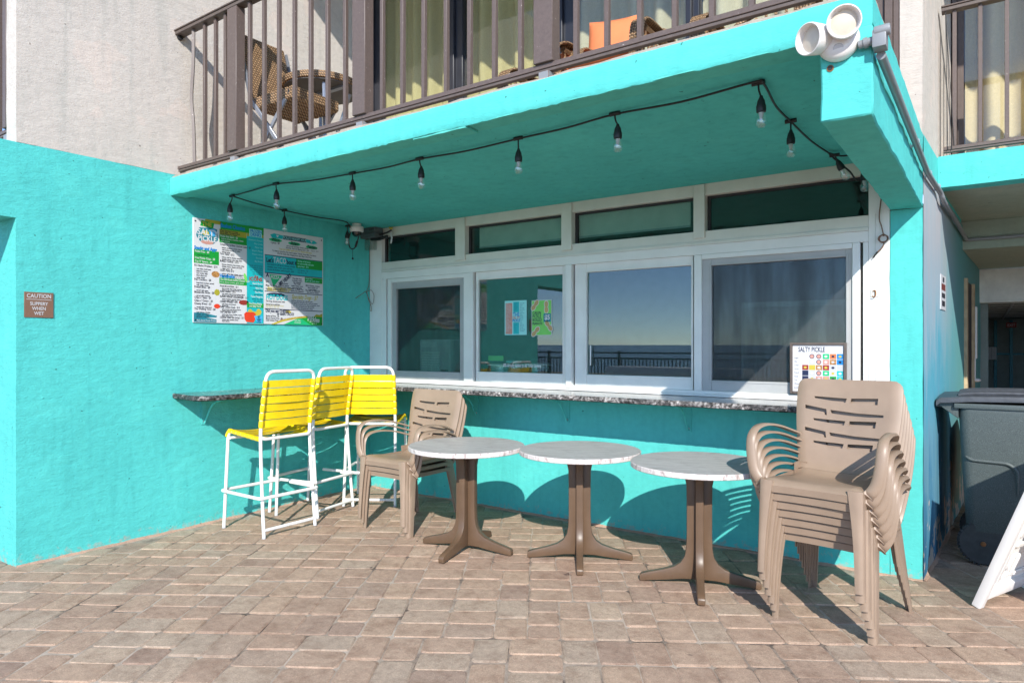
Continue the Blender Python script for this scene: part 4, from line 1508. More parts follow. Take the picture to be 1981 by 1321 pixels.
# column 3: frozen drinks
P_.rect('aqua_block', M['aqua'], 0.478, Y(0.995), 0.6415, Y(0.105), D1)
P_.rect('olive_block', M['olive'], 0.478, Y(0.1048), 0.6415, Y(0.0755), D1)
P_.rect('heading_plate', M['mint'], 0.500, Y(0.105), 0.625, Y(0.025), D1 + 0.0003)
P_.text('blue_lettering', M['blue'], 'FROZEN', 0.510, Y(0.062), 0.038, D2, sx=0.78, bold=0.0012)
P_.text('blue_lettering', M['blue'], 'DRINKS', 0.512, Y(0.098), 0.038, D2, sx=0.78, bold=0.0012)
for i, s in enumerate(('Strawberry Daiquiri', 'Pina Colada', 'Miami Vice', 'Electric Mango', 'Frozen Lemon', 'Key Lime', 'Bay Breeze')):
    P_.text('mint_lettering', M['mint'], s, 0.632, Y(0.145 + i * 0.036), 0.0215, D2, 'RIGHT', sx=0.8)
for i, s in enumerate(('made with premium', 'rum, vodka or tequila', 'light, dark or spiced', 'virgin on request', 'add a floater $2')):
    P_.text('lettering', M['navy'], s, 0.632, Y(0.405 + i * 0.022), 0.018, D2, 'RIGHT', sx=0.85)
P_.text('red_lettering', M['maroon'], 'the', 0.57, Y(0.520), 0.03, D2, 'CENTER', bold=0.001)
P_.text('red_lettering', M['maroon'], 'ICONS', 0.565, Y(0.555), 0.045, D2, 'CENTER', sx=0.95, bold=0.002)
for i, s in enumerate(('Beach Bucket', 'rum, pineapple, orange', 'Salty Dog', 'vodka, grapefruit', 'The Wave', 'gin, blue citrus', 'Texas Margarita', 'tequila, lime, triple', 'and a salted rim')):
    k = i in (0, 2, 4, 6)
    P_.text('white_lettering' if k else 'lettering', M['paper_white'] if k else M['navy'], s, 0.632, Y(0.590 + i * 0.0225), 0.022 if k else 0.017, D2, 'RIGHT', sx=0.82, bold=0.0004)
P_.rect('green_block', M['green'], 0.4785, Y(0.832), 0.641, Y(0.785), D1 + 0.0002)
P_.text('white_lettering', M['paper_white'], 'The Dirty Pickle', 0.56, Y(0.800), 0.024, D2, 'CENTER', sx=0.82, bold=0.0006)
P_.text('white_lettering', M['paper_white'], 'and Salty Punch', 0.56, Y(0.824), 0.022, D2, 'CENTER', sx=0.82, bold=0.0006)
for i in range(9):
    a = -0.6 + i * 0.5
    P_.disc('gold_shape', M['gold'], 0.555 + 0.045 * cos(a), Y(0.875 + 0.018 * sin(a)), 0.022, 0.020, D1 + 0.0003 + i * 1e-5, 8)
P_.poly('red_shape', M['red'], [(0.452, Y(0.90)), (0.470, Y(0.878)), (0.545, Y(0.878)), (0.565, Y(0.895)), (0.555, Y(0.965)), (0.54, Y(0.985)), (0.475, Y(0.98)), (0.458, Y(0.955))], D1 + 0.0005)
P_.text('lettering', M['maroon'], 'PICKLE', 0.508, Y(0.905), 0.032, D2, 'CENTER', sx=0.8, bold=0.0008)
P_.text('lettering', M['maroon'], 'PUNCH', 0.508, Y(0.930), 0.030, D2, 'CENTER', sx=0.8, bold=0.0008)
for i, s in enumerate(('vodka, cherry', 'pineapple juice', 'and soda')):
    P_.text('lettering', M['maroon'], s, 0.508, Y(0.947 + i * 0.014), 0.016, D2, 'CENTER', sx=0.8)
P_.poly('blue_cup', M['skyblue'], [(0.548, Y(0.915)), (0.632, Y(0.915)), (0.622, Y(0.985)), (0.575, Y(0.985))], D1 + 0.0007)
for i, s in enumerate(('GET', 'IT', 'WHILE', "IT'S", 'COLD')):
    P_.text('lettering', M['navy'], s, 0.595, Y(0.931 + i * 0.0135), 0.0175, D2 + 0.0003, 'CENTER', sx=0.9, bold=0.0007)
# right board
X0 = 0.648
P_.poly('aqua_block', M['aqua'], [(X0 + 0.06, Y(0.055)), (X0 + 0.10, Y(0.035)), (X0 + 0.195, Y(0.045)), (X0 + 0.19, Y(0.085)), (X0 + 0.08, Y(0.085))], D1)
P_.poly('aqua_block', M['aqua'], [(X0 + 0.445, Y(0.045)), (X0 + 0.54, Y(0.05)), (X0 + 0.575, Y(0.075)), (X0 + 0.53, Y(0.09)), (X0 + 0.445, Y(0.085))], D1)
P_.poly('white_shape', M['paper_white'], [(X0 + 0.12, Y(0.05)), (X0 + 0.15, Y(0.05)), (X0 + 0.135, Y(0.075))], D2)
P_.poly('white_shape', M['paper_white'], [(X0 + 0.49, Y(0.055)), (X0 + 0.52, Y(0.055)), (X0 + 0.505, Y(0.08))], D2)
P_.rect('navy_block', M['navy'], X0 + 0.195, Y(0.085), X0 + 0.445, Y(0.042), D1 + 0.0002)
P_.text('mint_lettering', M['mint'], "PICKLE'S HANGRY HOUR", X0 + 0.32, Y(0.078), 0.038, D2, 'CENTER', sx=0.60, bold=0.0004)
for x, y, s in ((0.115, 0.105, 'Wings'), (0.315, 0.115, 'Sliders'), (0.51, 0.128, 'Tenders')):
    P_.disc('green_block', M['emerald'], X0 + x, Y(y), 0.068, 0.016, D1)
    P_.text('lettering', M['ink'], s, X0 + x, Y(y + 0.014), 0.040, D2, 'CENTER', sx=0.8, bold=0.0014, shear=0.2)
lines(X0 + 0.065, 0.145, ['5 piece - $9'])
for i, s in enumerate(('served with american cheese, pickles', 'fried dip, choice of dipping sauce - $10')):
    P_.text('lettering', M['ink'], s, X0 + 0.35, Y(0.155 + i * 0.022), 0.019, D2, 'CENTER', sx=0.85, bold=0.0004)
P_.text('gold_lettering', M['gold'], 'Toss it in buffalo, garlic parm or sweet chili sauce', X0 + 0.33, Y(0.200), 0.021, D2, 'CENTER', sx=0.85, bold=0.0006)
for i, s in enumerate(('Try Jalapeno Lime Dry, Hot, Lemon pepper, Teriyaki, Honey BBQ, Cool Ranch', 'SAUCES: Garlic Aioli, Hanging Sauce, Spicy Mayo, Sweet Heat')):
    P_.text('lettering', M['ink'], s, X0 + 0.32, Y(0.225 + i * 0.024), 0.0175, D2, 'CENTER', sx=0.85, bold=0.0005)
P_.text('lettering', M['ink'], '4 piece - $10', X0 + 0.50, Y(0.172), 0.019, D2, sx=0.85)
for y in (0.268, 0.455, 0.648, 0.832):
    P_.rect('navy_block', M['navy'], X0 + 0.004, Y(y + 0.008), X0 + 0.632, Y(y), D1 + 0.0004)
P_.rect('aqua_block', M['aqua'], X0 + 0.004, Y(0.455), X0 + 0.632, Y(0.276), D1)
P_.text('lettering', M['navy'], "Let's", X0 + 0.020, Y(0.345), 0.055, D2, sx=0.72, bold=0.0022)
P_.text('white_lettering', M['paper_white'], 'TACO', X0 + 0.092, Y(0.345), 0.072, D2, sx=0.68, bold=0.0005)
P_.text('lettering', M['navy'], "'bout it", X0 + 0.225, Y(0.345), 0.055, D2, sx=0.72, bold=0.0022)
for i, s in enumerate(('two hard or soft tacos, lettuce, tomato', 'cheddar, sour cream, pico and lime', 'choice of chicken, beef or pork - $10')):
    P_.text('lettering', M['navy'], s, X0 + 0.03, Y(0.375 + i * 0.027), 0.021, D2, sx=0.88, bold=0.0004)
P_.rect('green_block', M['green'], X0 + 0.335, Y(0.375), X0 + 0.632, Y(0.278), D1 + 0.0002)
for i, s in enumerate(('Shrimp or fish tacos', 'on corn tortilla with slaw', 'spicy mayo - $12')):
    P_.text('mint_lettering', M['mint'], s, X0 + 0.35, Y(0.305 + i * 0.028), 0.021, D2, sx=0.85, bold=0.0005)
for i, s in enumerate(('Add Queso - $2', 'Add Rice - $2')):
    P_.text('lettering', M['navy'], s, X0 + 0.35, Y(0.405 + i * 0.026), 0.021, D2, sx=0.85)
P_.text('lettering', M['navy'], 'A', X0 + 0.018, Y(0.500), 0.045, D2, bold=0.002)
P_.poly('green_block', M['emerald'], [(X0 + 0.05, Y(0.47)), (X0 + 0.185, Y(0.478)), (X0 + 0.095, Y(0.60))], D1)
P_.text('white_lettering', M['paper_white'], 'PIZZA', X0 + 0.066, Y(0.515), 0.040, D2, sx=0.82, bold=0.001)
P_.text('lettering', M['navy'], 'MY HEART', X0 + 0.165, Y(0.585), 0.045, D2, rot=radians(38), sx=0.72, bold=0.0022)
lines(X0 + 0.015, 0.560, ['$10', 'Meat To Share', 'Personal Sized Pizzas'], 0.034, 0.023)
for i, s in enumerate(('Gluten Free Cauliflower Crust', 'available for an additional $3')):
    P_.text('gold_lettering', M['gold'], s, X0 + 0.03, Y(0.622 + i * 0.022), 0.0235, D2, sx=0.85, bold=0.0009, shear=0.15)
for cx, y0, rows in ((0.20, 0.565, ('Fully Loaded', 'pepperoni, sausage', 'mushroom, onion, cheese', 'and peppers')), (0.345, 0.50, ('Pizza Me Ham', 'mozzarella, tomato', 'ham, pineapple')), (0.345, 0.560, ('The Twist', 'buffalo chicken, ranch', 'bacon and cheese')), (0.345, 0.615, ('Nice To Meat You', 'sausage, ham, pepperoni')), (0.52, 0.565, ('BBQ Chicken, Onions', 'bacon, cheddar and', 'a ranch drizzle')), (0.52, 0.618, ('The Plain or Pepperoni', 'extra sauce on request'))):
    for i, s in enumerate(rows):
        P_.text('lettering', M['navy'], s, X0 + cx, Y(y0 + i * 0.020), 0.021 if i == 0 else 0.017, D2, 'CENTER', sx=0.85, bold=0.0006)
P_.rect('green_block', M['green'], X0 + 0.43, Y(0.525), X0 + 0.632, Y(0.466), D1)
for i, s in enumerate(('Pickle Pizza', 'garlic dill, ranch, bacon')):
    P_.text('mint_lettering', M['mint'], s, X0 + 0.44, Y(0.488 + i * 0.024), 0.020, D2, sx=0.85, bold=0.0004)
P_.disc('navy_block', M['navy'], X0 + 0.12, Y(0.684), 0.095, 0.018, D1)
P_.text('aqua_lettering', M['aqua'], 'HOT DOGS', X0 + 0.018, Y(0.735), 0.062, D2, sx=0.70, bold=0.0024)
lines(X0 + 0.016, 0.762, ['The Dog, choose your meat', 'Served on a soft bun'], 0.030, 0.021)
for i, s in enumerate(('Every basket dog comes loaded', 'with chips or slaw - $7')):
    P_.text('gold_lettering', M['gold'], s, X0 + 0.016, Y(0.805 + i * 0.018), 0.017, D2, sx=0.85)
P_.text('gold_lettering', M['gold'], 'Specialty Dogs - $7', X0 + 0.285, Y(0.712), 0.056, D2, sx=0.66, bold=0.0010, shear=0.3)
for i, s in enumerate(('Chili Dog: all beef hot dog, chili and onion', 'The Speed Dog: all beef hot dog, relish and mustard', 'The Big Dog: all beef hot dog, bacon and jalapeno, ranch', 'Southern Dog: all beef hot dog, slaw and bbq', 'Chili Cheese Dog: all beef hot dog, cheese')):
    P_.text('lettering', M['navy'], s, X0 + 0.28, Y(0.740 + i * 0.0205), 0.0165, D2, sx=0.85, bold=0.0005)
P_.text('lettering', M['navy'], 'Did you say CHEESE?', X0 + 0.014, Y(0.870), 0.038, D2, sx=0.74, bold=0.0016)
P_.text('lettering', M['navy'], 'or extra TACO?', X0 + 0.13, Y(0.897), 0.036, D2, sx=0.74, bold=0.0014)
P_.disc('gold_shape', M['gold'], X0 + 0.25, Y(0.858), 0.03, 0.013, D1 + 0.0003, 9)
lines(X0 + 0.016, 0.918, ['Basket of Fries - $6', 'Bacon Cheese Fries - $8', 'Chili Cheese Fries - $8'], 0.020, 0.021)
P_.poly('emerald_shape', M['emerald'], [(X0 + 0.20, Y(0.995)), (X0 + 0.37, Y(0.915)), (X0 + 0.50, Y(0.995))], D1)
P_.poly('green_block', M['green'], [(X0 + 0.37, Y(0.914)), (X0 + 0.50, Y(0.900)), (X0 + 0.632, Y(0.890)), (X0 + 0.632, Y(0.995)), (X0 + 0.501, Y(0.995))], D1 + 0.0002)
P_.poly('olive_block', M['olive'], [(X0 + 0.53, Y(0.90)), (X0 + 0.56, Y(0.872)), (X0 + 0.60, Y(0.878)), (X0 + 0.632, Y(0.858)), (X0 + 0.632, Y(0.90))], D1 + 0.0003)
P_.poly('gold_shape', M['gold'], [(X0 + 0.07, Y(0.995)), (X0 + 0.18, Y(0.945)), (X0 + 0.32, Y(0.912)), (X0 + 0.46, Y(0.892)), (X0 + 0.46, Y(0.910)), (X0 + 0.32, Y(0.932)), (X0 + 0.19, Y(0.965)), (X0 + 0.11, Y(0.995))], D1 + 0.0005)
P_.text('lettering', M['maroon'], 'WHAT COULD GO WRONG?', X0 + 0.17, Y(0.955), 0.022, D2 + 0.0002, rot=radians(8), sx=0.9)
P_.text('white_lettering', M['paper_white'], 'The', X0 + 0.46, Y(0.905), 0.034, D2, rot=-0.2, bold=0.001)
P_.text('white_lettering', M['paper_white'], 'Pickles', X0 + 0.46, Y(0.945), 0.060, D2, sx=0.85, bold=0.0018, rot=-0.08)
for i, s in enumerate(('dill or sour spears', 'by the jar')):
    P_.text('white_lettering', M['paper_white'], s, X0 + 0.54, Y(0.965 + i * 0.018), 0.018, D2, 'CENTER', sx=0.85)
    P_.text('white_lettering', M['paper_white'], ('Salty Size', 'Lemonade')[i], X0 + 0.35, Y(0.955 + i * 0.022), 0.021, D2, 'CENTER', sx=0.85)
P_.build(mn)

# ---- caution sign
cs = thing('caution_sign', (0.0, -2.963, 1.63), 0, 'small brown caution sign with white letters on the side wall', 'sign')
q = MB()
q.box((0.001, -3.046, 1.628), (0.007, -2.876, 1.796), M['red_brown'])
q.build('plate', None, cs, bevel=0.001)
P2 = Print((0.0072, -3.046, 1.628), (0, 1, 0), (0, 0, 1))
for s, y, z in (('CAUTION', 0.131, 0.037), ('SLIPPERY', 0.082, 0.031), ('WHEN', 0.050, 0.031), ('WET', 0.018, 0.031)):
    P2.text('lettering', M['pale_grey'], s, 0.085, y, z, 0.0004, 'CENTER', sx=0.86, bold=0.0005)
P2.rect('underline', M['pale_grey'], 0.012, 0.118, 0.158, 0.121, 0.0004)
P2.build(cs)

# ---- posters behind the second sash
def poster(x0, x1, z0, z1, y, label, fn):
    t = thing('poster', ((x0 + x1) / 2, y, z0), 0, label, 'poster')
    q = MB()
    q.box((x0, y, z0), (x1, y + 0.0015, z1), M['paper_white'])
    q.build('sheet', None, t, smooth=0)
    p = Print((x0, y - 0.0004, z0), (1, 0, 0), (0, 0, 1))
    fn(p, x1 - x0, z1 - z0)
    p.build(t)
def list_print(p, w, h):
    p.rect('background', M['mint'], 0, 0, w, h, 0.0)
    p.rect('salmon_column', M['salmon'], 0.01, 0.008, w * 0.35, h - 0.02, 0.0003)
    p.rect('aqua_column', M['aqua'], w * 0.40, h * 0.66, w * 0.66, h - 0.012, 0.0003)
    p.rect('aqua_column', M['aqua'], w * 0.40, 0.008, w * 0.66, h * 0.36, 0.0003)
    for s, y, m_, z in (('THE', 0.535, 'blue', 0.05), ('SALTY', 0.455, 'salmon', 0.036), ('PICKLE', 0.385, 'blue', 0.034)):
        p.text('heading', M[m_], s, w * 0.53, h * y, z, 0.0006, 'CENTER', sx=0.75, bold=0.0012)
    r = random.Random(2)
    names = ('Cola', 'Diet Cola', 'Root Beer', 'Ginger Ale', 'Lemonade', 'Sweet Tea', 'Iced Tea', 'Lager', 'Pale Ale', 'Cider', 'Seltzer', 'Rum Punch', 'Mojito', 'Mimosa', 'Margarita', 'Bloody Mary', 'Mai Tai', 'Spritz', 'Merlot', 'Riesling')
    for i in range(18):
        y = h - 0.03 - i * (h - 0.045) / 18
        p.text('lettering', M['paper_white'], names[i], 0.014, y, 0.016, 0.0006, sx=0.8)
        p.text('small_lettering', M['sea'], names[(i * 7 + 3) % 20], w * 0.70, y, 0.015, 0.0006, sx=0.7)
        if not 5 < i < 11:
            p.text('small_lettering', M['sea'], names[(i * 3 + 5) % 20], w * 0.42, y, 0.013, 0.0006, sx=0.7)
def peanut_print(p, w, h):
    p.rect('background', M['lime'], 0.004, 0.004, w - 0.004, h - 0.004, 0.0)
    for x, y, a in ((0.17, 0.86, 0.9), (0.74, 0.80, 1.57), (0.86, 0.27, -0.9), (0.20, 0.11, 0.8)):
        for k in (-1, 1):
            dx, dy = 0.024 * cos(a) * k, 0.024 * sin(a) * k
            p.disc('peanut_rim', M['paper_white'], w * x + dx, h * y + dy, 0.033, 0.024, 0.0002, 12, a)
            p.disc('peanut', M['peanut'], w * x + dx, h * y + dy, 0.028, 0.019, 0.0004 + 0.0001 * k, 12, a)
    for i, s in enumerate(('CAJUN', 'PICKLE', 'BOILED', 'PEANUTS')):
        p.text('lettering', M['navy'], s, 0.008, h * (0.600 - i * 0.098), 0.036 if i < 3 else 0.030, 0.0006, sx=0.80, bold=0.0009)
    p.rect('price_box', M['sea'], w * 0.60, h * 0.38, w * 0.965, h * 0.615, 0.0003)
    p.text('price', M['paper_white'], '$5', w * 0.785, h * 0.445, 0.058, 0.0006, 'CENTER', sx=0.9, bold=0.002)
poster(1.678, 1.912, 1.532, 1.834, 0.0380, 'pink and aqua drinks list poster taped inside the second window', list_print)
poster(1.964, 2.166, 1.526, 1.828, 0.0380, 'green poster of boiled peanuts priced five dollars', peanut_print)
tp = thing('window_notice', (1.9, 0.038, 1.26), 0, 'white gratuity lettering stuck low on the second window pane', 'notice')
p = Print((1.655, 0.0388, 1.252), (1, 0, 0), (0, 0, 1))
p.text('lettering', M['paper_white'], '18% Gratuity Added to All ToGo Orders', 0.0, 0.0, 0.040, 0.0, sx=0.60, bold=0.0010)
p.build(tp)

# ---- framed sticker sheet leaning on the last screen
fs_ = thing('framed_sign', (4.27, -0.012, 1.19), 0, 'framed Salty Pickle sticker sheet standing on the sill of the last window', 'sign')
q = MB()
x0, x1, z0, z1 = 4.092, 4.440, 1.118, 1.462
fr = 0.017
for a, b in (((x0, -0.024, z0), (x0 + fr, -0.004, z1)), ((x1 - fr, -0.024, z0), (x1, -0.004, z1)), ((x0 + fr, -0.024, z0), (x1 - fr, -0.004, z0 + fr)), ((x0 + fr, -0.024, z1 - fr), (x1 - fr, -0.004, z1))):
    q.box(a, b, M['bronze_dark'])
q.build('frame', None, fs_, bevel=0.002)
q = MB()
q.box((x0 + fr, -0.012, z0 + fr), (x1 - fr, -0.006, z1 - fr), M['paper_white'])
q.build('sheet', None, fs_, smooth=0)
p = Print((x0 + fr, -0.0123, z0 + fr), (1, 0, 0), (0, 0, 1))
w_, h_ = x1 - x0 - 2 * fr, z1 - z0 - 2 * fr
p.text('heading', M['navy'], 'SALTY PICKLE', 0.035, h_ - 0.045, 0.046, 0.0004, sx=0.58, bold=0.0010)
cols = [['skyblue', 'red', 'pale_grey', 'blue'], ['pale_grey', 'food', 'pale_grey', 'blue'], ['sea', 'maroon', 'emerald', 'pale_grey'], ['pale_grey', 'pale_grey', 'green', 'mint'], ['food', 'gold', 'maroon', 'pale_grey']]
g = random.Random(6)
pal = ['navy', 'pale_grey', 'food', 'emerald', 'pale_grey', 'aqua', 'navy', 'pale_grey', 'salmon', 'salmon', 'green', 'aqua', 'maroon', 'gold', 'food', 'maroon', 'pale_grey', 'pale_grey']
for r_ in range(6):
    for c_ in range(6):
        X, Z = 0.060 + c_ * 0.0425, h_ - 0.092 - r_ * 0.037
        if r_ < 2 and c_ < 1:
            continue
        if Z < 0.006:
            continue
        if (c_ == 2 and r_ in (0, 1, 3)) or (c_ == 1 and r_ == 0):
            p.disc('sticker_ring', M['navy'], X + 0.018, Z + 0.017, 0.016, 0.016, 0.0004)
            p.disc('sticker_disc', M['salmon'], X + 0.018, Z + 0.017, 0.012, 0.012, 0.0006)
            continue
        k = 'red' if (c_ == 4 and r_ < 2) else 'blue' if (c_ == 5 and r_ < 2) else pal[(r_ * 6 + c_) % 18]
        k = 'food' if k == 'red' and r_ else k
        p.rect('sticker', M['orange'] if k == 'red' else M[k], X, Z, X + 0.039, Z + 0.034, 0.0004)
        p.disc('sticker_mark', M[g.choice(['paper_white', 'pale_grey', 'gold', 'navy'])], X + 0.019, Z + 0.017, 0.010, 0.008, 0.0006, 7)
for i in range(9):
    p.text('lettering', M['navy'], ('Lager', 'Ale', 'Cider', 'Stout', 'Punch', 'Soda', 'Tea', 'Water', 'Juice')[i], 0.010, h_ - 0.09 - i * 0.025, 0.016, 0.0004, sx=0.8)
p.build(fs_)

# ---- narrow notice on the passage wall
ns = thing('wall_notice', (4.93, 1.25, 1.75), 0, 'narrow white notice with red and black print on the passage wall', 'sign')
a = Vector((wall_x(0.83) + 0.010, 0.83, 1.70))
b = Vector((wall_x(1.13) + 0.010, 1.13, 1.70))
q = MB()
rv = (b - a).normalized()
nv = rv.cross(Vector((0, 0, 1)))
q.add([a, b, b + Vector((0, 0, 0.25)), a + Vector((0, 0, 0.25)), a - nv * 0.01, b - nv * 0.01, b - nv * 0.01 + Vector((0, 0, 0.25)), a - nv * 0.01 + Vector((0, 0, 0.25))], [(0, 1, 2, 3), (7, 6, 5, 4), (0, 4, 5, 1), (1, 5, 6, 2), (2, 6, 7, 3), (3, 7, 4, 0)], M['pale_grey'])
q.build('plate', None, ns)
p = Print(a, rv, (0, 0, 1))
p.rect('red_block', M['plaque'], 0.03, 0.140, 0.27, 0.187, 0.0006)
p.rect('black_block', M['ink'], 0.10, 0.200, 0.20, 0.235, 0.0006)
p.rect('black_block', M['ink'], 0.05, 0.085, 0.25, 0.120, 0.0006)
p.rect('black_block', M['ink'], 0.06, 0.025, 0.24, 0.065, 0.0006)
p.build(ns)
# ================================================================ furniture on the patio
KEEP_WORLD[0] = False          # parts below are modelled round their thing's own origin

# ---------------------------------------------------------------- tan stacking armchair (faces -y)
def shell(mb, prof, half, slots, mat, th=0.007, ns=16, nt=22, crown=0.0, corner=0.0):
    """thin moulded shell: prof = (y, z) polyline, half(t) = half width, slots = polygons in (s, t)"""
    P = [Vector((0, y, z)) for y, z in prof]
    lens = [0.0]
    for i in range(1, len(P)):
        lens.append(lens[-1] + (P[i] - P[i - 1]).length)
    T = lens[-1]
    def at(t):
        d = t * T
        i = 0
        while i < len(P) - 2 and lens[i + 1] < d:
            i += 1
        f_ = (d - lens[i]) / (lens[i + 1] - lens[i])
        p = P[i].lerp(P[i + 1], f_)
        a = P[max(i, 0)]
        tg = (P[i + 1] - P[i])
        if f_ > 0.5 and i + 2 < len(P):
            tg = tg.normalized().lerp((P[i + 2] - P[i + 1]).normalized(), f_ - 0.5)
        elif f_ < 0.5 and i > 0:
            tg = tg.normalized().lerp((P[i] - P[i - 1]).normalized(), 0.5 - f_)
        tg.normalize()
        return p, Vector((0, -tg.z, tg.y))       # point, front normal (towards -y / up)
    pts, edges = [], []
    for sl_ in slots:
        k = len(pts)
        pts += [Vector((s, t)) for s, t in sl_]
        edges += [(k + i, k + (i + 1) % len(sl_)) for i in range(len(sl_))]
    def inside(p, poly):
        c_ = False
        n = len(poly)
        for i in range(n):
            x1, y1 = poly[i]
            x2, y2 = poly[(i + 1) % n]
            if (y1 > p[1]) != (y2 > p[1]) and p[0] < (x2 - x1) * (p[1] - y1) / (y2 - y1) + x1:
                c_ = not c_
        return c_
    for i in range(ns + 1):
        for j in range(nt + 1):
            s, t = i / ns, j / nt
            if corner and t > 1 - corner and (s < corner or s > 1 - corner):
                cx = corner if s < 0.5 else 1 - corner
                cy = 1 - corner
                d = Vector((s - cx, t - cy))
                if d.length > corner:
                    d = d.normalized() * corner
                    s, t = cx + d.x, cy + d.y
            if not any(inside((s, t), sl_) for sl_ in slots):
                pts.append(Vector((s, t)))
    v2, e2, f2 = delaunay_2d_cdt(pts, edges, [], 0, 1e-5)[:3]
    keepf = []
    for f_ in f2:
        cx = sum(v2[i][0] for i in f_) / len(f_)
        cy = sum(v2[i][1] for i in f_) / len(f_)
        if not any(inside((cx, cy), sl_) for sl_ in slots):
            keepf.append(tuple(f_))
    def side(off):
        out = []
        for s, t in v2:
            p, n = at(min(max(t, 0), 1))
            u = s * 2 - 1
            e_ = max(0.0, abs(u) - 0.86) / 0.14
            out.append(p + Vector((u * half(t), 0, 0)) + n * (off - crown * (1 - u * u) - 0.016 * e_ * e_))
        return out
    F, B = side(0), side(-th)
    k = len(F)
    cnt = {}
    for f_ in keepf:
        for i in range(len(f_)):
            a, b = f_[i], f_[(i + 1) % len(f_)]
            cnt[(a, b)] = 1
    walls = [(b, a, a + k, b + k) for (a, b) in cnt if (b, a) not in cnt]
    mb.add(F + B, keepf + [tuple(i + k for i in f_[::-1]) for f_ in keepf] + walls, mat)

def slot_rows():
    out = []
    K = 1.30
    def put(t, pts):
        out.append([(s_, t + dt * K) for s_, dt in pts][::-1])
    for k in range(3):
        t = 0.775 - 0.245 * k
        put(t, [(0.18, 0.022), (0.495, 0.016), (0.482, -0.020), (0.186, 0.006)])
        put(t, [(0.535, 0.018), (0.785, 0.026), (0.782, -0.026), (0.757, -0.026), (0.755, -0.012), (0.528, -0.020)])
    for k in range(2):
        t = 0.655 - 0.245 * k
        put(t, [(0.095, 0.036), (0.305, 0.010), (0.312, -0.040), (0.292, -0.038), (0.286, -0.018), (0.095, 0.006)])
        put(t, [(0.342, 0.006), (0.60, -0.010), (0.845, -0.014), (0.845, -0.034), (0.54, -0.042), (0.356, -0.022)])
    return out

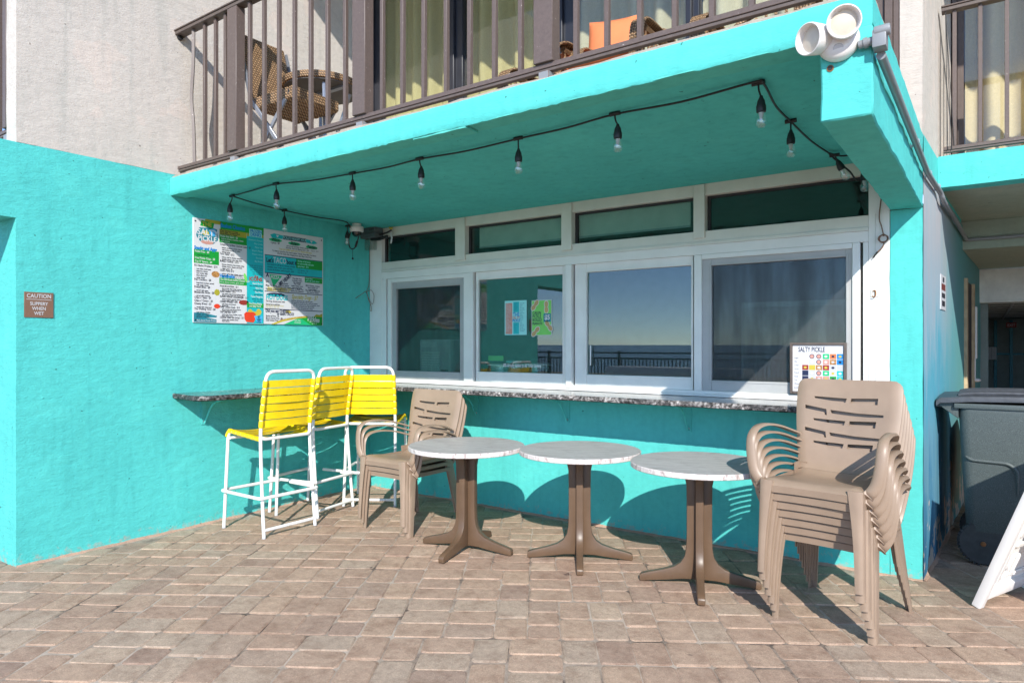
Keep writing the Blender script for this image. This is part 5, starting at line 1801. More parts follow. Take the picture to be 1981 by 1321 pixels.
def make_chair():
    t = thing('resin_armchair', (0, 0, 0), 0, 'tan resin armchair', 'chair')
    q = MB()
    seat = [(-0.266, 0.374), (-0.271, 0.388), (-0.273, 0.408), (-0.264, 0.429), (-0.242, 0.440), (-0.20, 0.442), (-0.10, 0.432), (0.02, 0.420), (0.11, 0.414), (0.165, 0.418), (0.200, 0.435)]
    shell(q, seat, lambda t_: 0.243 - 0.020 * t_, [], M['tan'], 0.007, 14, 14, 0.010)
    q.build('seat', None, t, smooth=50, recalc=False)
    q = MB()
    back = [(0.201, 0.4355), (0.220, 0.455), (0.236, 0.49), (0.252, 0.54), (0.270, 0.61), (0.292, 0.70), (0.314, 0.79), (0.338, 0.885)]
    shell(q, back, lambda t_: 0.226 + 0.044 * sin(pi * min(1, t_ * 0.62)) , slot_rows(), M['tan'], 0.007, 18, 22, 0.014, 0.09)
    q.build('backrest', None, t, smooth=50, recalc=False)
    for s in (-1, 1):
        # front leg: angle section, wide at the top
        q = MB()
        A = Vector((s * 0.243, -0.268, 0.432))
        z0, z1 = 0.0, 0.432
        vs, fs = [], []
        n = 9
        for i in range(n + 1):
            f_ = i / n
            z = z1 * f_
            x = s * (0.248 - 0.008 * f_)
            y = -0.288 + 0.018 * f_
            w = 0.036 + 0.030 * f_ ** 2.2
            d = 0.046 + 0.020 * f_
            r_ = 0.006
            # outer corner at (x, y); plates run inwards and backwards, with a raised rib
            vs += [(x - s * w, y, z), (x - s * w * 0.55, y - 0.003, z), (x - s * r_, y, z), (x, y + r_, z), (x + s * 0.002, y + d * 0.5, z), (x, y + d, z), (x - s * 0.006, y + d, z), (x - s * 0.006, y + 0.007, z), (x - s * w, y + 0.007, z)]
        m_ = 9
        for i in range(n):
            for j in range(m_):
                fs.append((i * m_ + j, i * m_ + (j + 1) % m_, (i + 1) * m_ + (j + 1) % m_, (i + 1) * m_ + j))
        fs += [tuple(range(m_)), tuple(n * m_ + j for j in range(m_))]
        q.add(vs, fs, M['tan'])
        q.build('leg', None, t, smooth=40)
        # rear leg
        q = MB()
        vs, fs = [], []
        for i in range(n + 1):
            f_ = i / n
            z = 0.46 * f_
            x = s * (0.262 - 0.036 * f_)
            y = 0.320 - 0.092 * f_
            w, d = 0.034 + 0.016 * f_, 0.050 + 0.018 * f_
            vs += [(x - s * w, y, z), (x - s * 0.006, y, z), (x, y - 0.006, z), (x + s * 0.002, y - d * 0.5, z), (x, y - d, z), (x - s * 0.006, y - d, z), (x - s * 0.006, y - 0.007, z), (x - s * w, y - 0.007, z)]
        m_ = 8
        for i in range(n):
            for j in range(m_):
                fs.append((i * m_ + j, i * m_ + (j + 1) % m_, (i + 1) * m_ + (j + 1) % m_, (i + 1) * m_ + j))
        fs += [tuple(range(m_)), tuple(n * m_ + j for j in range(m_))]
        q.add(vs, fs, M['tan'])
        q.build('leg', None, t, smooth=40)
        # armrest: wide ribbon rising from the seat corner, bowing out, running back to the backrest
        q = MB()
        path = spline([(s * 0.238, -0.225, 0.405), (s * 0.262, -0.238, 0.420), (s * 0.290, -0.240, 0.470), (s * 0.304, -0.236, 0.545), (s * 0.308, -0.222, 0.615), (s * 0.306, -0.180, 0.655), (s * 0.304, -0.10, 0.668), (s * 0.300, 0.0, 0.664), (s * 0.284, 0.10, 0.648), (s * 0.258, 0.20, 0.620), (s * 0.236, 0.262, 0.600)], 4)
        k = len(path)
        vs, fs = [], []
        for i, p_ in enumerate(path):
            d_ = (path[min(i + 1, k - 1)] - path[max(i - 1, 0)]).normalized()
            wv = Vector((1, 0, 0)) - d_ * d_.x
            wv.normalize()
            nn = wv.cross(d_).normalized()
            if nn.z < 0 and abs(nn.z) > 0.3:
                nn = -nn
            if abs(nn.z) <= 0.3 and nn.y > 0:
                nn = -nn
            f_ = i / (k - 1)
            w = 0.052 - 0.010 * f_ + (0.030 if f_ < 0.06 else 0.0)
            th = 0.0075
            drop = 0.007
            vs += [p_ - wv * w / 2 - nn * drop, p_ - wv * w * 0.30 + nn * th / 2, p_ + wv * w * 0.30 + nn * th / 2, p_ + wv * w / 2 - nn * drop, p_ + wv * w * 0.28 - nn * th / 2, p_ - wv * w * 0.28 - nn * th / 2]
        for i in range(k - 1):
            for j in range(6):
                fs.append((i * 6 + j, i * 6 + (j + 1) % 6, (i + 1) * 6 + (j + 1) % 6, (i + 1) * 6 + j))
        fs += [tuple(range(5, -1, -1)), tuple((k - 1) * 6 + j for j in range(6))]
        q.add(vs, fs, M['tan'])
        q.build('armrest', None, t, smooth=50)
    # side aprons
    for s in (-1, 1):
        q = MB()
        q.box((s * 0.236 - 0.003, -0.20, 0.392), (s * 0.236 + 0.003, 0.19, 0.418), M['tan'])
        q.build('apron', None, t, bevel=0.002)
    for ch in t.children:
        ch.data.transform(Matrix.Diagonal((1.03, 1.02, 1.11, 1)))
    return t

chair0 = make_chair()
def place(src, first, x, y, z, rz, label, group=None, tilt=None):
    o = src if first else copy_tree(src)
    o.location = (x, y, z)
    o.rotation_euler = (0, 0, rz)
    o['label'] = label
    if group:
        o['group'] = group
    return o
ORD = ('lowest', 'second lowest', 'third lowest', 'middle', 'third from top', 'second from top', 'topmost')
jr = random.Random(9)
for k in range(7):
    lab = {0: 'lowest tan resin armchair of the tall stack beside the pillar, legs on the pavers', 6: 'topmost tan resin armchair of the tall stack beside the pillar, slotted back in full view'}.get(k, ORD[k] + ' tan resin armchair of the tall stack beside the pillar')
    o = place(chair0, k == 0, 4.537 + jr.uniform(-0.004, 0.004) - 0.0072 * k, -0.847 - 0.0210 * k + jr.uniform(-0.002, 0.002), 0.0450 * k, radians(-8.0) + jr.uniform(-0.012, 0.012), lab, 'tan armchairs stacked by the pillar')
for k in range(3):
    lab = ('bottom', 'middle', 'top')[k] + ' tan resin armchair of the short stack beside the yellow stools'
    place(chair0, False, 1.395 + jr.uniform(-0.004, 0.004) - 0.006 * k, -0.850 - 0.0205 * k, 0.0445 * k, radians(-1.0) + jr.uniform(-0.01, 0.01), lab, 'tan armchairs stacked by the stools')

# ---------------------------------------------------------------- round pedestal table
def make_table():
    t = thing('pedestal_table', (0, 0, 0), 0, 'round table', 'table', 'round pedestal tables in a row below the window')
    q = MB()
    R = 0.410
    n = 72
    def ring(r, z):
        return [(r * cos(2 * pi * i / n), r * sin(2 * pi * i / n), z) for i in range(n)]
    vs = ring(R - 0.004, 0.740) + ring(R, 0.736) + ring(R, 0.712) + ring(R - 0.004, 0.708)
    fs = [tuple(range(n))]
    q.add(vs[:n], fs, M['laminate'])
    sd = [(j * n + i, (j + 1) * n + i, (j + 1) * n + (i + 1) % n, j * n + (i + 1) % n) for j in range(3) for i in range(n)]
    q.add(vs, sd + [tuple(3 * n + i for i in range(n - 1, -1, -1))], M['laminate_edge'])
    q.build('tabletop', None, t, smooth=30, recalc=False)
    q = MB()
    prof = []
    q.box((-0.030, -0.030, 0.030), (0.030, 0.030, 0.706), M['brown'], Matrix.Rotation(pi / 4, 4, 'Z'))
    q.build('column', None, t, bevel=0.008, segs=2)
    for k in range(4):
        # one blade of the cruciform pedestal: flared head, slim column, sweeping foot
        out = [(0.012, 0.706), (0.135, 0.706), (0.130, 0.690), (0.102, 0.668), (0.084, 0.640), (0.076, 0.600), (0.074, 0.50), (0.074, 0.30), (0.077, 0.22), (0.086, 0.172), (0.110, 0.132), (0.150, 0.104), (0.22, 0.080), (0.30, 0.060), (0.345, 0.047), (0.355, 0.036), (0.355, 0.006), (0.345, 0.002), (0.300, 0.008), (0.20, 0.020), (0.10, 0.034), (0.012, 0.036)]
        vs, fs = [], []
        m_ = len(out)
        def hw(r_, z):
            return 0.021 if r_ > 0.2 else 0.0235
        for sgn in (-1, 1):
            for r_, z in out:
                vs.append((r_, sgn * hw(r_, z), z))
        fs = [tuple(range(m_)), tuple(range(2 * m_ - 1, m_ - 1, -1))] + [(i, i + m_, (i + 1) % m_ + m_, (i + 1) % m_) for i in range(m_)]
        q = MB()
        mt = Matrix.Rotation(k * pi / 2, 4, 'Z')
        q.add([mt @ Vector(v) for v in vs], fs, M['brown'])
        # raised rib and screw on the outer face
        o = q.build('leg', None, t, bevel=0.007, segs=2, smooth=45)
    return t
tab0 = make_table()
def tilt_tab(x, y, a, first, lab):
    o = tab0 if first else copy_tree(tab0)
    o.location = (x, y, 0.0)
    o.rotation_euler = (0, 0, a)
    o['label'] = lab
tilt_tab(2.165, -1.105, radians(10), True, 'round grey topped pedestal table nearest the short stack of chairs')
tilt_tab(2.925, -0.832, radians(29.5), False, 'round grey topped pedestal table between the other two round tables')
tilt_tab(3.760, -0.850, radians(21.5), False, 'round grey topped pedestal table touching the tall stack of chairs')

# ---------------------------------------------------------------- yellow strap bar stool (faces -y)
def make_stool():
    t = thing('bar_stool', (0, 0, 0), 0, 'white bar stool', 'bar stool', 'white bar stools with yellow straps')
    R = 0.0132
    WT = M['white_tube']
    # rear legs and the back loop in one bent tube
    q = MB()
    rear = [(-0.232, 0.262, 0.006), (-0.226, 0.222, 0.45), (-0.222, 0.205, 0.78), (-0.220, 0.232, 1.00), (-0.219, 0.250, 1.10)]
    left = spline(rear, 4)
    loop = [Vector((-0.219, 0.250, 1.10)), Vector((-0.217, 0.274, 1.245)), Vector((0.217, 0.274, 1.245)), Vector((0.219, 0.250, 1.10))]
    top = rounded(loop, 0.085, 7)
    right = [Vector((-p.x, p.y, p.z)) for p in reversed(left)]
    q.tube(left + top[1:-1] + right, R, 10, WT)
    q.build('back_frame', None, t, smooth=60)
    for s in (-1, 1):
        # front leg bending over into the side rail of the seat
        q = MB()
        pts = rounded([(s * 0.238, -0.262, 0.006), (s * 0.228, -0.215, 0.772), (s * 0.226, 0.190, 0.735)], 0.075, 7)
        q.tube(pts, R, 10, WT)
        q.build('leg', None, t, smooth=60)
        for px_, py_ in ((s * 0.238, -0.262), (s * 0.232, 0.262)):
            q = MB()
            q.lathe([(0.0145, 0.0), (0.0145, 0.014)], 10, M['pale_grey'], Matrix.Translation((px_, py_, 0.0)))
            q.build('foot_cap', None, t)
    q = MB()
    q.tube([(-0.226, -0.195, 0.715), (0.226, -0.195, 0.715)], R * 0.9, 8, WT)
    q.build('cross_bar', None, t, smooth=60)
    q = MB()
    q.tube(rounded([(-0.224, 0.20, 0.752), (-0.20, 0.222, 0.735), (0.20, 0.222, 0.735), (0.224, 0.20, 0.752)], 0.02, 3), R, 8, WT)
    q.build('seat_frame', None, t, smooth=60)
    q = MB()
    ring = rounded([(-0.255, 0.20, 0.30), (-0.262, -0.262, 0.30), (0.262, -0.262, 0.30), (0.262, 0.262, 0.30), (-0.262, 0.262, 0.30), (-0.262, -0.10, 0.30)], 0.035, 4)
    q.tube(ring[2:], R, 8, WT)
    q.build('footrest', None, t, smooth=60)
    q = MB()
    q.tube([(-0.230, 0.258, 0.058), (0.230, 0.258, 0.058)], R * 0.95, 8, WT)
    q.build('floor_bar', None, t, smooth=60)
    Yl = M['yellow']
    def back_at(z):
        pts = left + [Vector((-0.218, 0.272, 1.24))]
        for a, b in zip(pts[:-1], pts[1:]):
            if a.z <= z <= b.z:
                f_ = (z - a.z) / (b.z - a.z)
                return a.lerp(b, f_)
        return pts[-1]
    rs_ = random.Random(2)
    for k in range(6):
        z = 0.848 + k * 0.0605
        h = 0.0545
        q = MB()
        n = 12
        sag = 0.010 + 0.012 * rs_.random()
        vs, fs = [], []
        for i in range(n + 1):
            u = i / n * 2 - 1
            for zz in (z - h / 2, z - h / 6, z + h / 6, z + h / 2):
                p = back_at(zz)
                x = u * (-p.x)
                vs.append((x, p.y - 0.002 + sag * (1 - u * u) - 0.008 * abs(u) ** 6, zz + 0.004 * rs_.uniform(-1, 1) * (1 - u * u) * 0.3))
        for i in range(n):
            for j in range(3):
                a = i * 4 + j
                fs.append((a, a + 4, a + 5, a + 1))
        kk = len(vs)
        vs2 = [(x, y + 0.003, zz) for x, y, zz in vs]
        q.add(vs + vs2, fs + [tuple(v + kk for v in f_[::-1]) for f_ in fs], Yl)
        for s in (-1, 1):
            a, b = back_at(z - h / 2), back_at(z + h / 2)
            a.x *= -s
            b.x *= -s
            m_ = (a + b) / 2
            q.tube([a, a.lerp(m_, 0.3), m_, b.lerp(m_, 0.3), b], [0.0165, 0.0188, 0.0195, 0.0188, 0.0165], 10, Yl)
        q.build('back_strap', None, t, smooth=60, recalc=False)
    def rail_at(y):
        return 0.735 + (0.19 - y) / 0.405 * 0.037
    for k in range(7):
        y = -0.180 + k * 0.0575
        d = 0.052
        q = MB()
        n = 10
        sag = 0.014 + 0.016 * rs_.random()
        vs, fs = [], []
        for i in range(n + 1):
            u = i / n * 2 - 1
            for yy in (y - d / 2, y, y + d / 2):
                vs.append((u * 0.226, yy, rail_at(yy) + 0.013 - sag * (1 - u * u)))
        for i in range(n):
            for j in range(2):
                a = i * 3 + j
                fs.append((a, a + 3, a + 4, a + 1))
        kk = len(vs)
        q.add(vs + [(x, yy, z - 0.003) for x, yy, z in vs], fs + [tuple(v + kk for v in f_[::-1]) for f_ in fs], Yl)
        for s in (-1, 1):
            a = Vector((s * 0.2265, y - d / 2, rail_at(y - d / 2)))
            b = Vector((s * 0.2265, y + d / 2, rail_at(y + d / 2)))
            m_ = (a + b) / 2
            q.tube([a, m_, b], [0.0168, 0.0195, 0.0168], 10, Yl)
        q.build('seat_strap', None, t, smooth=60, recalc=False)
    # wrap over the bent front corners
    for s in (-1, 1):
        q = MB()
        pts = rounded([(s * 0.2335, -0.239, 0.68), (s * 0.228, -0.215, 0.772), (s * 0.227, -0.12, 0.765)], 0.075, 7)
        q.tube(pts[1:-1], 0.0185, 10, Yl)
        q.build('corner_wrap', None, t, smooth=60)
    return t
st0 = make_stool()
place(st0, True, 0.505, -1.535, 0, radians(-91), 'nearest bar stool with yellow straps, facing the side wall counter')
place(st0, False, 0.318, -0.975, 0, radians(-80), 'middle one of the three yellow strapped bar stools')
place(st0, False, 0.510, -0.395, 0, radians(-147), 'yellow strapped bar stool at the corner, behind the short chair stack')
KEEP_WORLD[0] = True
# ================================================================ lights, camera, boxes, wires
sling = thing('string_lights', (2.4, -1.75, 2.62), 0, 'black cord string of clear bulbs hung under the turquoise soffit', 'string lights')
ZL = 2.606
cord_pts = [(0.385, -1.790, 2.600), (0.66, -1.80, 2.605), (0.978, -1.822, ZL), (1.30, -1.76, 2.600), (1.662, -1.712, ZL), (2.0, -1.715, 2.598), (2.28, -1.716, ZL), (2.65, -1.712, 2.597), (3.022, -1.708, ZL), (3.35, -1.735, 2.600), (3.65, -1.764, ZL), (4.0, -1.77, 2.595), (4.335, -1.79, ZL), (4.372, -1.755, 2.605), (4.352, -1.45, 2.594), (4.349, -1.140, ZL), (4.375, -0.78, 2.590), (4.402, -0.415, 2.602)]
q = MB()
q.tube(spline(cord_pts, 5), 0.0055, 7, M['black'])
q.tube(spline([(0.385, -1.790, 2.600), (0.30, -1.52, 2.598), (0.225, -1.194, 2.602), (0.235, -0.86, 2.597), (0.262, -0.585, 2.600), (0.20, -0.45, 2.590), (0.12, -0.36, 2.56)], 5), 0.0055, 7, M['black'])
q.tube(spline([(4.402, -0.415, 2.602), (4.43, -0.36, 2.57), (4.50, -0.30, 2.50), (4.53, -0.20, 2.46), (4.60, -0.14, 2.49), (4.655, -0.12, 2.53)], 5), 0.0055, 7, M['black'])
q.tube(spline([(4.402, -0.415, 2.602), (4.46, -0.37, 2.585), (4.52, -0.34, 2.59)], 4), 0.0055, 7, M['black'])
q.build('cord', None, sling, smooth=60)
def lamp(p, drop=(0, 0, -1), stem=0.055, lean=(0, 0, 0)):
    p = Vector(p)
    d = Vector(drop).normalized()
    q = MB()
    q.tube([p + Vector((-0.028, 0, 0.002)), p + Vector((0.028, 0, 0.002))], 0.011, 8, M['black'])
    e = p + d * stem + Vector(lean)
    q.tube(spline([p, p + d * stem * 0.5 + Vector(lean) * 0.2, e], 4), 0.0045, 6, M['black'])
    mt = Matrix.Translation(e) @ (-d).to_track_quat('Z', 'Y').to_matrix().to_4x4() @ Matrix.Scale(1.16, 4)
    q.lathe([(0.0175, -0.058), (0.0185, -0.050), (0.0185, -0.036), (0.0165, -0.030), (0.014, -0.016), (0.008, -0.004), (0.006, 0.004)], 14, M['black'], mt)
    s_ = q.build('socket', None, sling, smooth=45)
    q = MB()
    q.lathe([(0.003, -0.118), (0.012, -0.1155), (0.019, -0.108), (0.0225, -0.096), (0.0215, -0.084), (0.016, -0.070), (0.0135, -0.058)], 16, M['bulb'], mt)
    q.build('bulb', None, s_, smooth=60)
    q = MB()
    q.lathe([(0.005, -0.085), (0.007, -0.075), (0.010, -0.060)], 8, M['pale_grey'], mt)
    q.build('filament', None, s_)
for p in ((0.978, -1.822, ZL), (1.662, -1.712, ZL), (2.28, -1.716, ZL), (3.022, -1.708, ZL), (3.65, -1.764, ZL), (4.352, -1.762, ZL), (4.349, -1.140, ZL)):
    g = random.Random(int(p[0] * 100))
    lamp(p, (0, 0, -1), 0.05 + g.uniform(-0.008, 0.012), (g.uniform(-0.016, 0.016), g.uniform(-0.01, 0.01), 0))
lamp((0.385, -1.790, 2.600), (0, 0, -1), 0.055, (-0.03, 0.0, 0))
lamp((0.225, -1.194, 2.602), (0, 0, -1), 0.05)
lamp((0.160, -0.43, 2.585), (-0.08, 0.0, -1), 0.05)
lamp((4.43, -0.38, 2.590), (0.35, 0.25, -0.8), 0.03)
lamp((4.560, -0.19, 2.555), (0.05, 0.0, -1), 0.03)

# floodlight on the beam end
fl = thing('floodlight', (4.745, -2.078, 2.545), 0, 'white twin headed floodlight on the turquoise beam end', 'floodlight')
FM = Matrix.Translation((4.730, -2.080, 2.574)) @ Vector((0, -1, 0)).to_track_quat('Z', 'Y').to_matrix().to_4x4()
q = MB()
q.lathe([(0.071, 0.0), (0.073, 0.010), (0.071, 0.024), (0.062, 0.038), (0.045, 0.046), (0.020, 0.050)], 32, M['lamp_white'], FM)
q.lathe([(0.020, 0.0), (0.018, 0.004)], 12, M['pale_grey'], Matrix.Translation((4.735, -2.122, 2.535)) @ Vector((0.05, -1, -0.5)).to_track_quat('Z', 'Y').to_matrix().to_4x4())
q.build('base', None, fl, smooth=40)
def head(c, d, j):
    c, d = Vector(c), Vector(d).normalized()
    mt = Matrix.Translation(c) @ d.to_track_quat('Z', 'Y').to_matrix().to_4x4()
    q = MB()
    prof = [(0.012, -0.118), (0.034, -0.112), (0.049, -0.090), (0.055, -0.050), (0.0585, 0.0), (0.0575, 0.006), (0.0545, 0.007), (0.0525, 0.004), (0.047, -0.020)]
    q.lathe(prof, 28, M['lamp_white'], mt)
    b = c - d * 0.085
    q.tube([b, b.lerp(Vector(j), 0.5), Vector(j)], [0.024, 0.020, 0.022], 12, M['lamp_white'])
    h = q.build('lamp_head', None, fl, smooth=40)
    q = MB()
    q.lathe([(0.0465, -0.021), (0.040, -0.017), (0.022, -0.014), (0.004, -0.013)], 24, M['lens'], mt)
    q.build('lens', None, h, smooth=50)
head((4.640, -2.160, 2.582), (-0.50, -0.84, -0.14), (4.700, -2.118, 2.550))
head((4.762, -2.175, 2.608), (0.16, -0.96, -0.22), (4.735, -2.122, 2.570))

q = MB()
q.lathe([(0.0125, 0.0), (0.0125, 0.003)], 14, M['rust'], Matrix.Translation((4.700, -2.0775, 2.486)) @ Matrix.Rotation(pi / 2, 4, 'X'))
q.lathe([(0.0085, 0.0031), (0.0085, 0.0042)], 12, M['black'], Matrix.Translation((4.700, -2.0775, 2.486)) @ Matrix.Rotation(pi / 2, 4, 'X'))
q.build('rusty_hole', None, bld, smooth=0)
cq = thing('conduit', (4.88, -1.0, 2.5), 0, 'grey electrical conduit from the floodlight along the side of the slab', 'conduit')
q = MB()
q.tube([(4.798, -2.100, 2.540), (4.848, -2.100, 2.546)], 0.015, 12, M['grey_pvc'])
q.tube([(4.815, -2.100, 2.542), (4.829, -2.100, 2.544)], 0.019, 12, M['grey_pvc'])
q.build('pipe_stub', None, cq, smooth=50)
q = MB()
q.box((4.845, -2.128, 2.510), (4.890, -2.062, 2.574), M['grey_pvc'])
q.tube([(4.850, -2.112, 2.568), (4.902, -2.112, 2.570)], 0.020, 12, M['grey_pvc'])
q.build('elbow_box', None, cq, bevel=0.005, segs=2)
q = MB()
def cx(y):
    return (4.888 + 0.0101 * y if y < 0 else wall_x(y) + 0.026)
run = [(cx(y), y, 2.500 - 0.002 * i) for i, y in enumerate((-2.065, -1.4, -0.7, -0.05, 0.25, 0.48))]
q.tube(run, 0.0165, 12, M['grey_pvc'])
q.tube(spline([run[-1], (wall_x(0.6) + 0.03, 0.60, 2.482), (wall_x(0.66) + 0.036, 0.655, 2.455), (wall_x(0.8) + 0.036, 0.80, 2.44), (wall_x(1.4) + 0.034, 1.40, 2.435), (wall_x(2.52) + 0.03, 2.52, 2.40)], 5), 0.0165, 12, M['grey_pvc'])
q.build('pipe', None, cq, smooth=50)
for y in (-0.75, 0.05, 0.5):
    q = MB()
    q.tube([(cx(y) - 0.001, y - 0.006, 2.506), (cx(y) - 0.001, y + 0.006, 2.506)], 0.019, 12, M['steel'])
    q.box((cx(y) - 0.026, y - 0.006, 2.478), (cx(y) - 0.014, y + 0.006, 2.492), M['steel'])
    q.build('clip', None, cq)
q = MB()
q.tube([(wall_x(2.52) + 0.03, 2.53, 2.395), (7.9, 2.53, 2.40)], 0.0165, 8, M['grey_pvc'])
q.build('pipe', None, cq, smooth=50)

# dome camera and junction box in the corner
dc = thing('security_camera', (0.172, -0.335, 2.62), 0, 'small white dome security camera under the soffit corner', 'camera')
q = MB()
T_ = Matrix.Translation((0.178, -0.335, 0))
q.lathe([(0.060, 2.537), (0.066, 2.545), (0.067, 2.583), (0.064, 2.588), (0.045, 2.590), (0.043, 2.617)], 28, M['lamp_white'], T_)
q.build('housing', None, dc, smooth=40)
q = MB()
q.lathe([(0.004, 2.490), (0.022, 2.494), (0.038, 2.507), (0.046, 2.525), (0.048, 2.536)], 24, M['dome_glass'], T_)
q.build('dome', None, dc, smooth=60)
q = MB()
q.sphere((0.180, -0.345, 2.515), 0.018, 12, 8, M['black'])
q.build('lens', None, dc)
q = MB()
q.tube(spline([(0.12, -0.36, 2.55), (0.095, -0.36, 2.46), (0.112, -0.36, 2.39), (0.165, -0.36, 2.375), (0.205, -0.36, 2.41), (0.222, -0.35, 2.49)], 6), 0.006, 8, M['black'])
q.tube([(0.190, -0.36, 2.39), (0.214, -0.358, 2.445)], 0.011, 8, M['black'])
q.tube([(0.150, -0.36, 2.376), (0.150, -0.36, 2.285)], 0.0022, 6, M['black'])
q.sphere((0.150, -0.36, 2.280), 0.011, 10, 7, M['black'])
cb = q.build('loose_cable', None, dc, smooth=60)
jb = thing('junction_box', (0.10, -0.06, 2.58), 0, 'grey electrical junction box with loose wires at the top corner of the window', 'box')
q = MB()
q.box((0.012, -0.125, 2.565), (0.205, -0.012, 2.617), M['grey_box'])
q.box((0.006, -0.130, 2.515), (0.212, -0.0125, 2.560), M['grey_box'])
for i in range(3):
    q.box((0.135 + i * 0.022, -0.1285, 2.585), (0.149 + i * 0.022, -0.1255, 2.602), M['black'])
q.build('case', None, jb, bevel=0.004)
q = MB()
q.tube(spline([(0.21, -0.06, 2.545), (0.30, -0.05, 2.560), (0.345, -0.03, 2.585)], 5), 0.008, 6, M['black'])
q.tube(spline([(0.10, -0.07, 2.505), (0.22, -0.07, 2.500), (0.31, -0.05, 2.525)], 5), 0.014, 6, M['black'])
q.band([(0.33, -0.03, 2.57), (0.35, -0.032, 2.51), (0.335, -0.03, 2.45)], (1, 0, 0), 0.022, 0.002, M['paper_white'])
q.band([(0.31, -0.03, 2.612), (0.34, -0.034, 2.596), (0.36, -0.03, 2.606)], (0, 0, 1), 0.020, 0.004, M['gold'])
q.build('loose_wire', None, jb)
q = MB()
q.box((0.004, -0.075, 2.405), (0.125, -0.014, 2.512), M['clear_plastic'])
q.build('cover', None, jb, bevel=0.006)
ww = thing('dangling_wire', (0.01, -0.02, 2.0), 0, 'thin dark wire looping down beside the left window jamb', 'wire')
q = MB()
q.tube(spline([(0.012, -0.012, 2.45), (0.016, -0.014, 2.25), (0.006, -0.014, 2.06), (-0.0 + 0.012, -0.05, 1.99), (0.055, -0.03, 2.00), (0.085, -0.02, 1.94), (0.065, -0.02, 1.86), (0.03, -0.03, 1.90), (0.012, -0.06, 1.985), (0.02, -0.10, 1.97), (0.012, -0.20, 1.91)], 6), 0.0028, 6, M['copper'])
q.tube(spline([(0.012, -0.05, 1.985), (0.03, -0.04, 1.90), (0.055, -0.03, 1.84), (0.06, -0.03, 1.79), (0.04, -0.03, 1.80), (0.042, -0.03, 1.86)], 5), 0.0028, 6, M['copper'])
q.build('wire', None, ww, smooth=60)
rw = thing('dangling_wire', (4.63, -0.015, 2.3), 0, 'brown coiled wire with a black plug hanging on the right window panel', 'wire')
q = MB()
q.tube(spline([(4.645, -0.02, 2.56), (4.640, -0.012, 2.40), (4.626, -0.012, 2.26), (4.640, -0.014, 2.19), (4.652, -0.016, 2.13)], 5), 0.004, 6, M['copper'])
for k in range(3):
    q.tube([(4.650 + (0.022 + 0.003 * k) * cos(a), -0.016 - 0.004 * k, 2.115 + (0.026 - 0.002 * k) * sin(a)) for a in [2 * pi * i / 14 for i in range(15)]], 0.0038, 6, M['copper'])
q.tube(spline([(4.655, -0.018, 2.09), (4.645, -0.018, 2.06), (4.615, -0.016, 2.03)], 4), 0.004, 6, M['copper'])
q.build('wire', None, rw, smooth=60)
q = MB()
q.tube([(4.618, -0.016, 2.035), (4.590, -0.016, 1.997)], [0.006, 0.004], 8, M['black'])
q.build('plug', None, rw)
hk = thing('wall_hook', (4.60, -0.003, 1.775), 0, 'small brass hook on a clear square pad on the right window panel', 'hook')
q = MB()
q.box((4.577, -0.0035, 1.752), (4.627, -0.0005, 1.800), M['cream'])
q.build('pad', None, hk, smooth=0)
q = MB()
q.tube(spline([(4.590, -0.006, 1.787), (4.603, -0.010, 1.790), (4.606, -0.012, 1.770), (4.604, -0.016, 1.756), (4.594, -0.018, 1.750), (4.589, -0.018, 1.757)], 4), 0.0035, 6, M['rust'])
q.build('hook', None, hk)

# things inside, behind the glass
im = thing('ice_machine', (0.67, 0.45, 0.94), 0, 'grey ice machine with a louvred front behind the leftmost screen', 'appliance')
q = MB()
q.box((0.47, 0.24, 0.945), (0.88, 0.70, 1.50), M['pale_grey'])
q.build('case', None, im, bevel=0.01)
q = MB()
for i in range(11):
    q.box((0.50, 0.232, 1.12 + i * 0.024), (0.74, 0.2395, 1.134 + i * 0.024), M['white_room'])
q.build('louvre', None, im, smooth=0)
for a_, b_, m_ in (((0.76, 0.230, 1.14), (0.85, 0.2395, 1.20), 'black'), ((0.50, 0.234, 1.42), (0.70, 0.2395, 1.48), 'paper_white')):
    q = MB()
    q.box(a_, b_, M[m_])
    q.build('label_plate', None, im, smooth=0)
for (x, r_, h_, lab, liquid, mt_) in ((1.475, 0.105, 0.125, 'pot of amber pickles at the left on the inside ledge', 0.06, 'steel'), (1.640, 0.070, 0.155, 'pale jar between two pots on the inside ledge', 0.08, 'skyblue'), (1.895, 0.130, 0.135, 'wide bowl of amber pickles at the right on the inside ledge', 0.07, 'steel')):
    t = thing('jar', (x, 0.20, 1.105), 0, lab, 'jar', 'jars on the inside ledge')
    T_ = Matrix.Translation((x, 0.235, 1.13))
    q = MB()
    q.lathe([(r_ * 0.92, 0.0), (r_, 0.02), (r_, h_)], 24, M['bulb'], T_)
    q.build('vessel', None, t, smooth=50)
    q = MB()
    q.lathe([(r_ * 0.90, 0.004), (r_ * 0.96, 0.02), (r_ * 0.96, liquid)], 24, M['food'] if mt_ == 'steel' else M['pale_grey'], T_)
    q.build('contents', None, t, smooth=50)
    q = MB()
    q.lathe([(r_ * 1.05, h_), (r_ * 1.05, h_ + 0.012), (r_ * 0.9, h_ + 0.016)], 24, M['mint'] if mt_ != 'steel' else M['lamp_white'], T_)
    q.build('lid', None, t, smooth=50)
q = MB()
q.box((0.6, 0.12, 1.09), (2.32, 0.36, 1.129), M['steel'])
tag(q.build('inside_ledge', None, None, smooth=0), 'steel ledge just inside the second window, under the jars', 'shelf')
q = MB()
q.box((1.43, 0.125, 1.300), (1.60, 0.128, 1.345), M['lime'])
tag(q.build('shelf_label', None, None, smooth=0), 'small lime green label above the left pot inside the window', 'label')
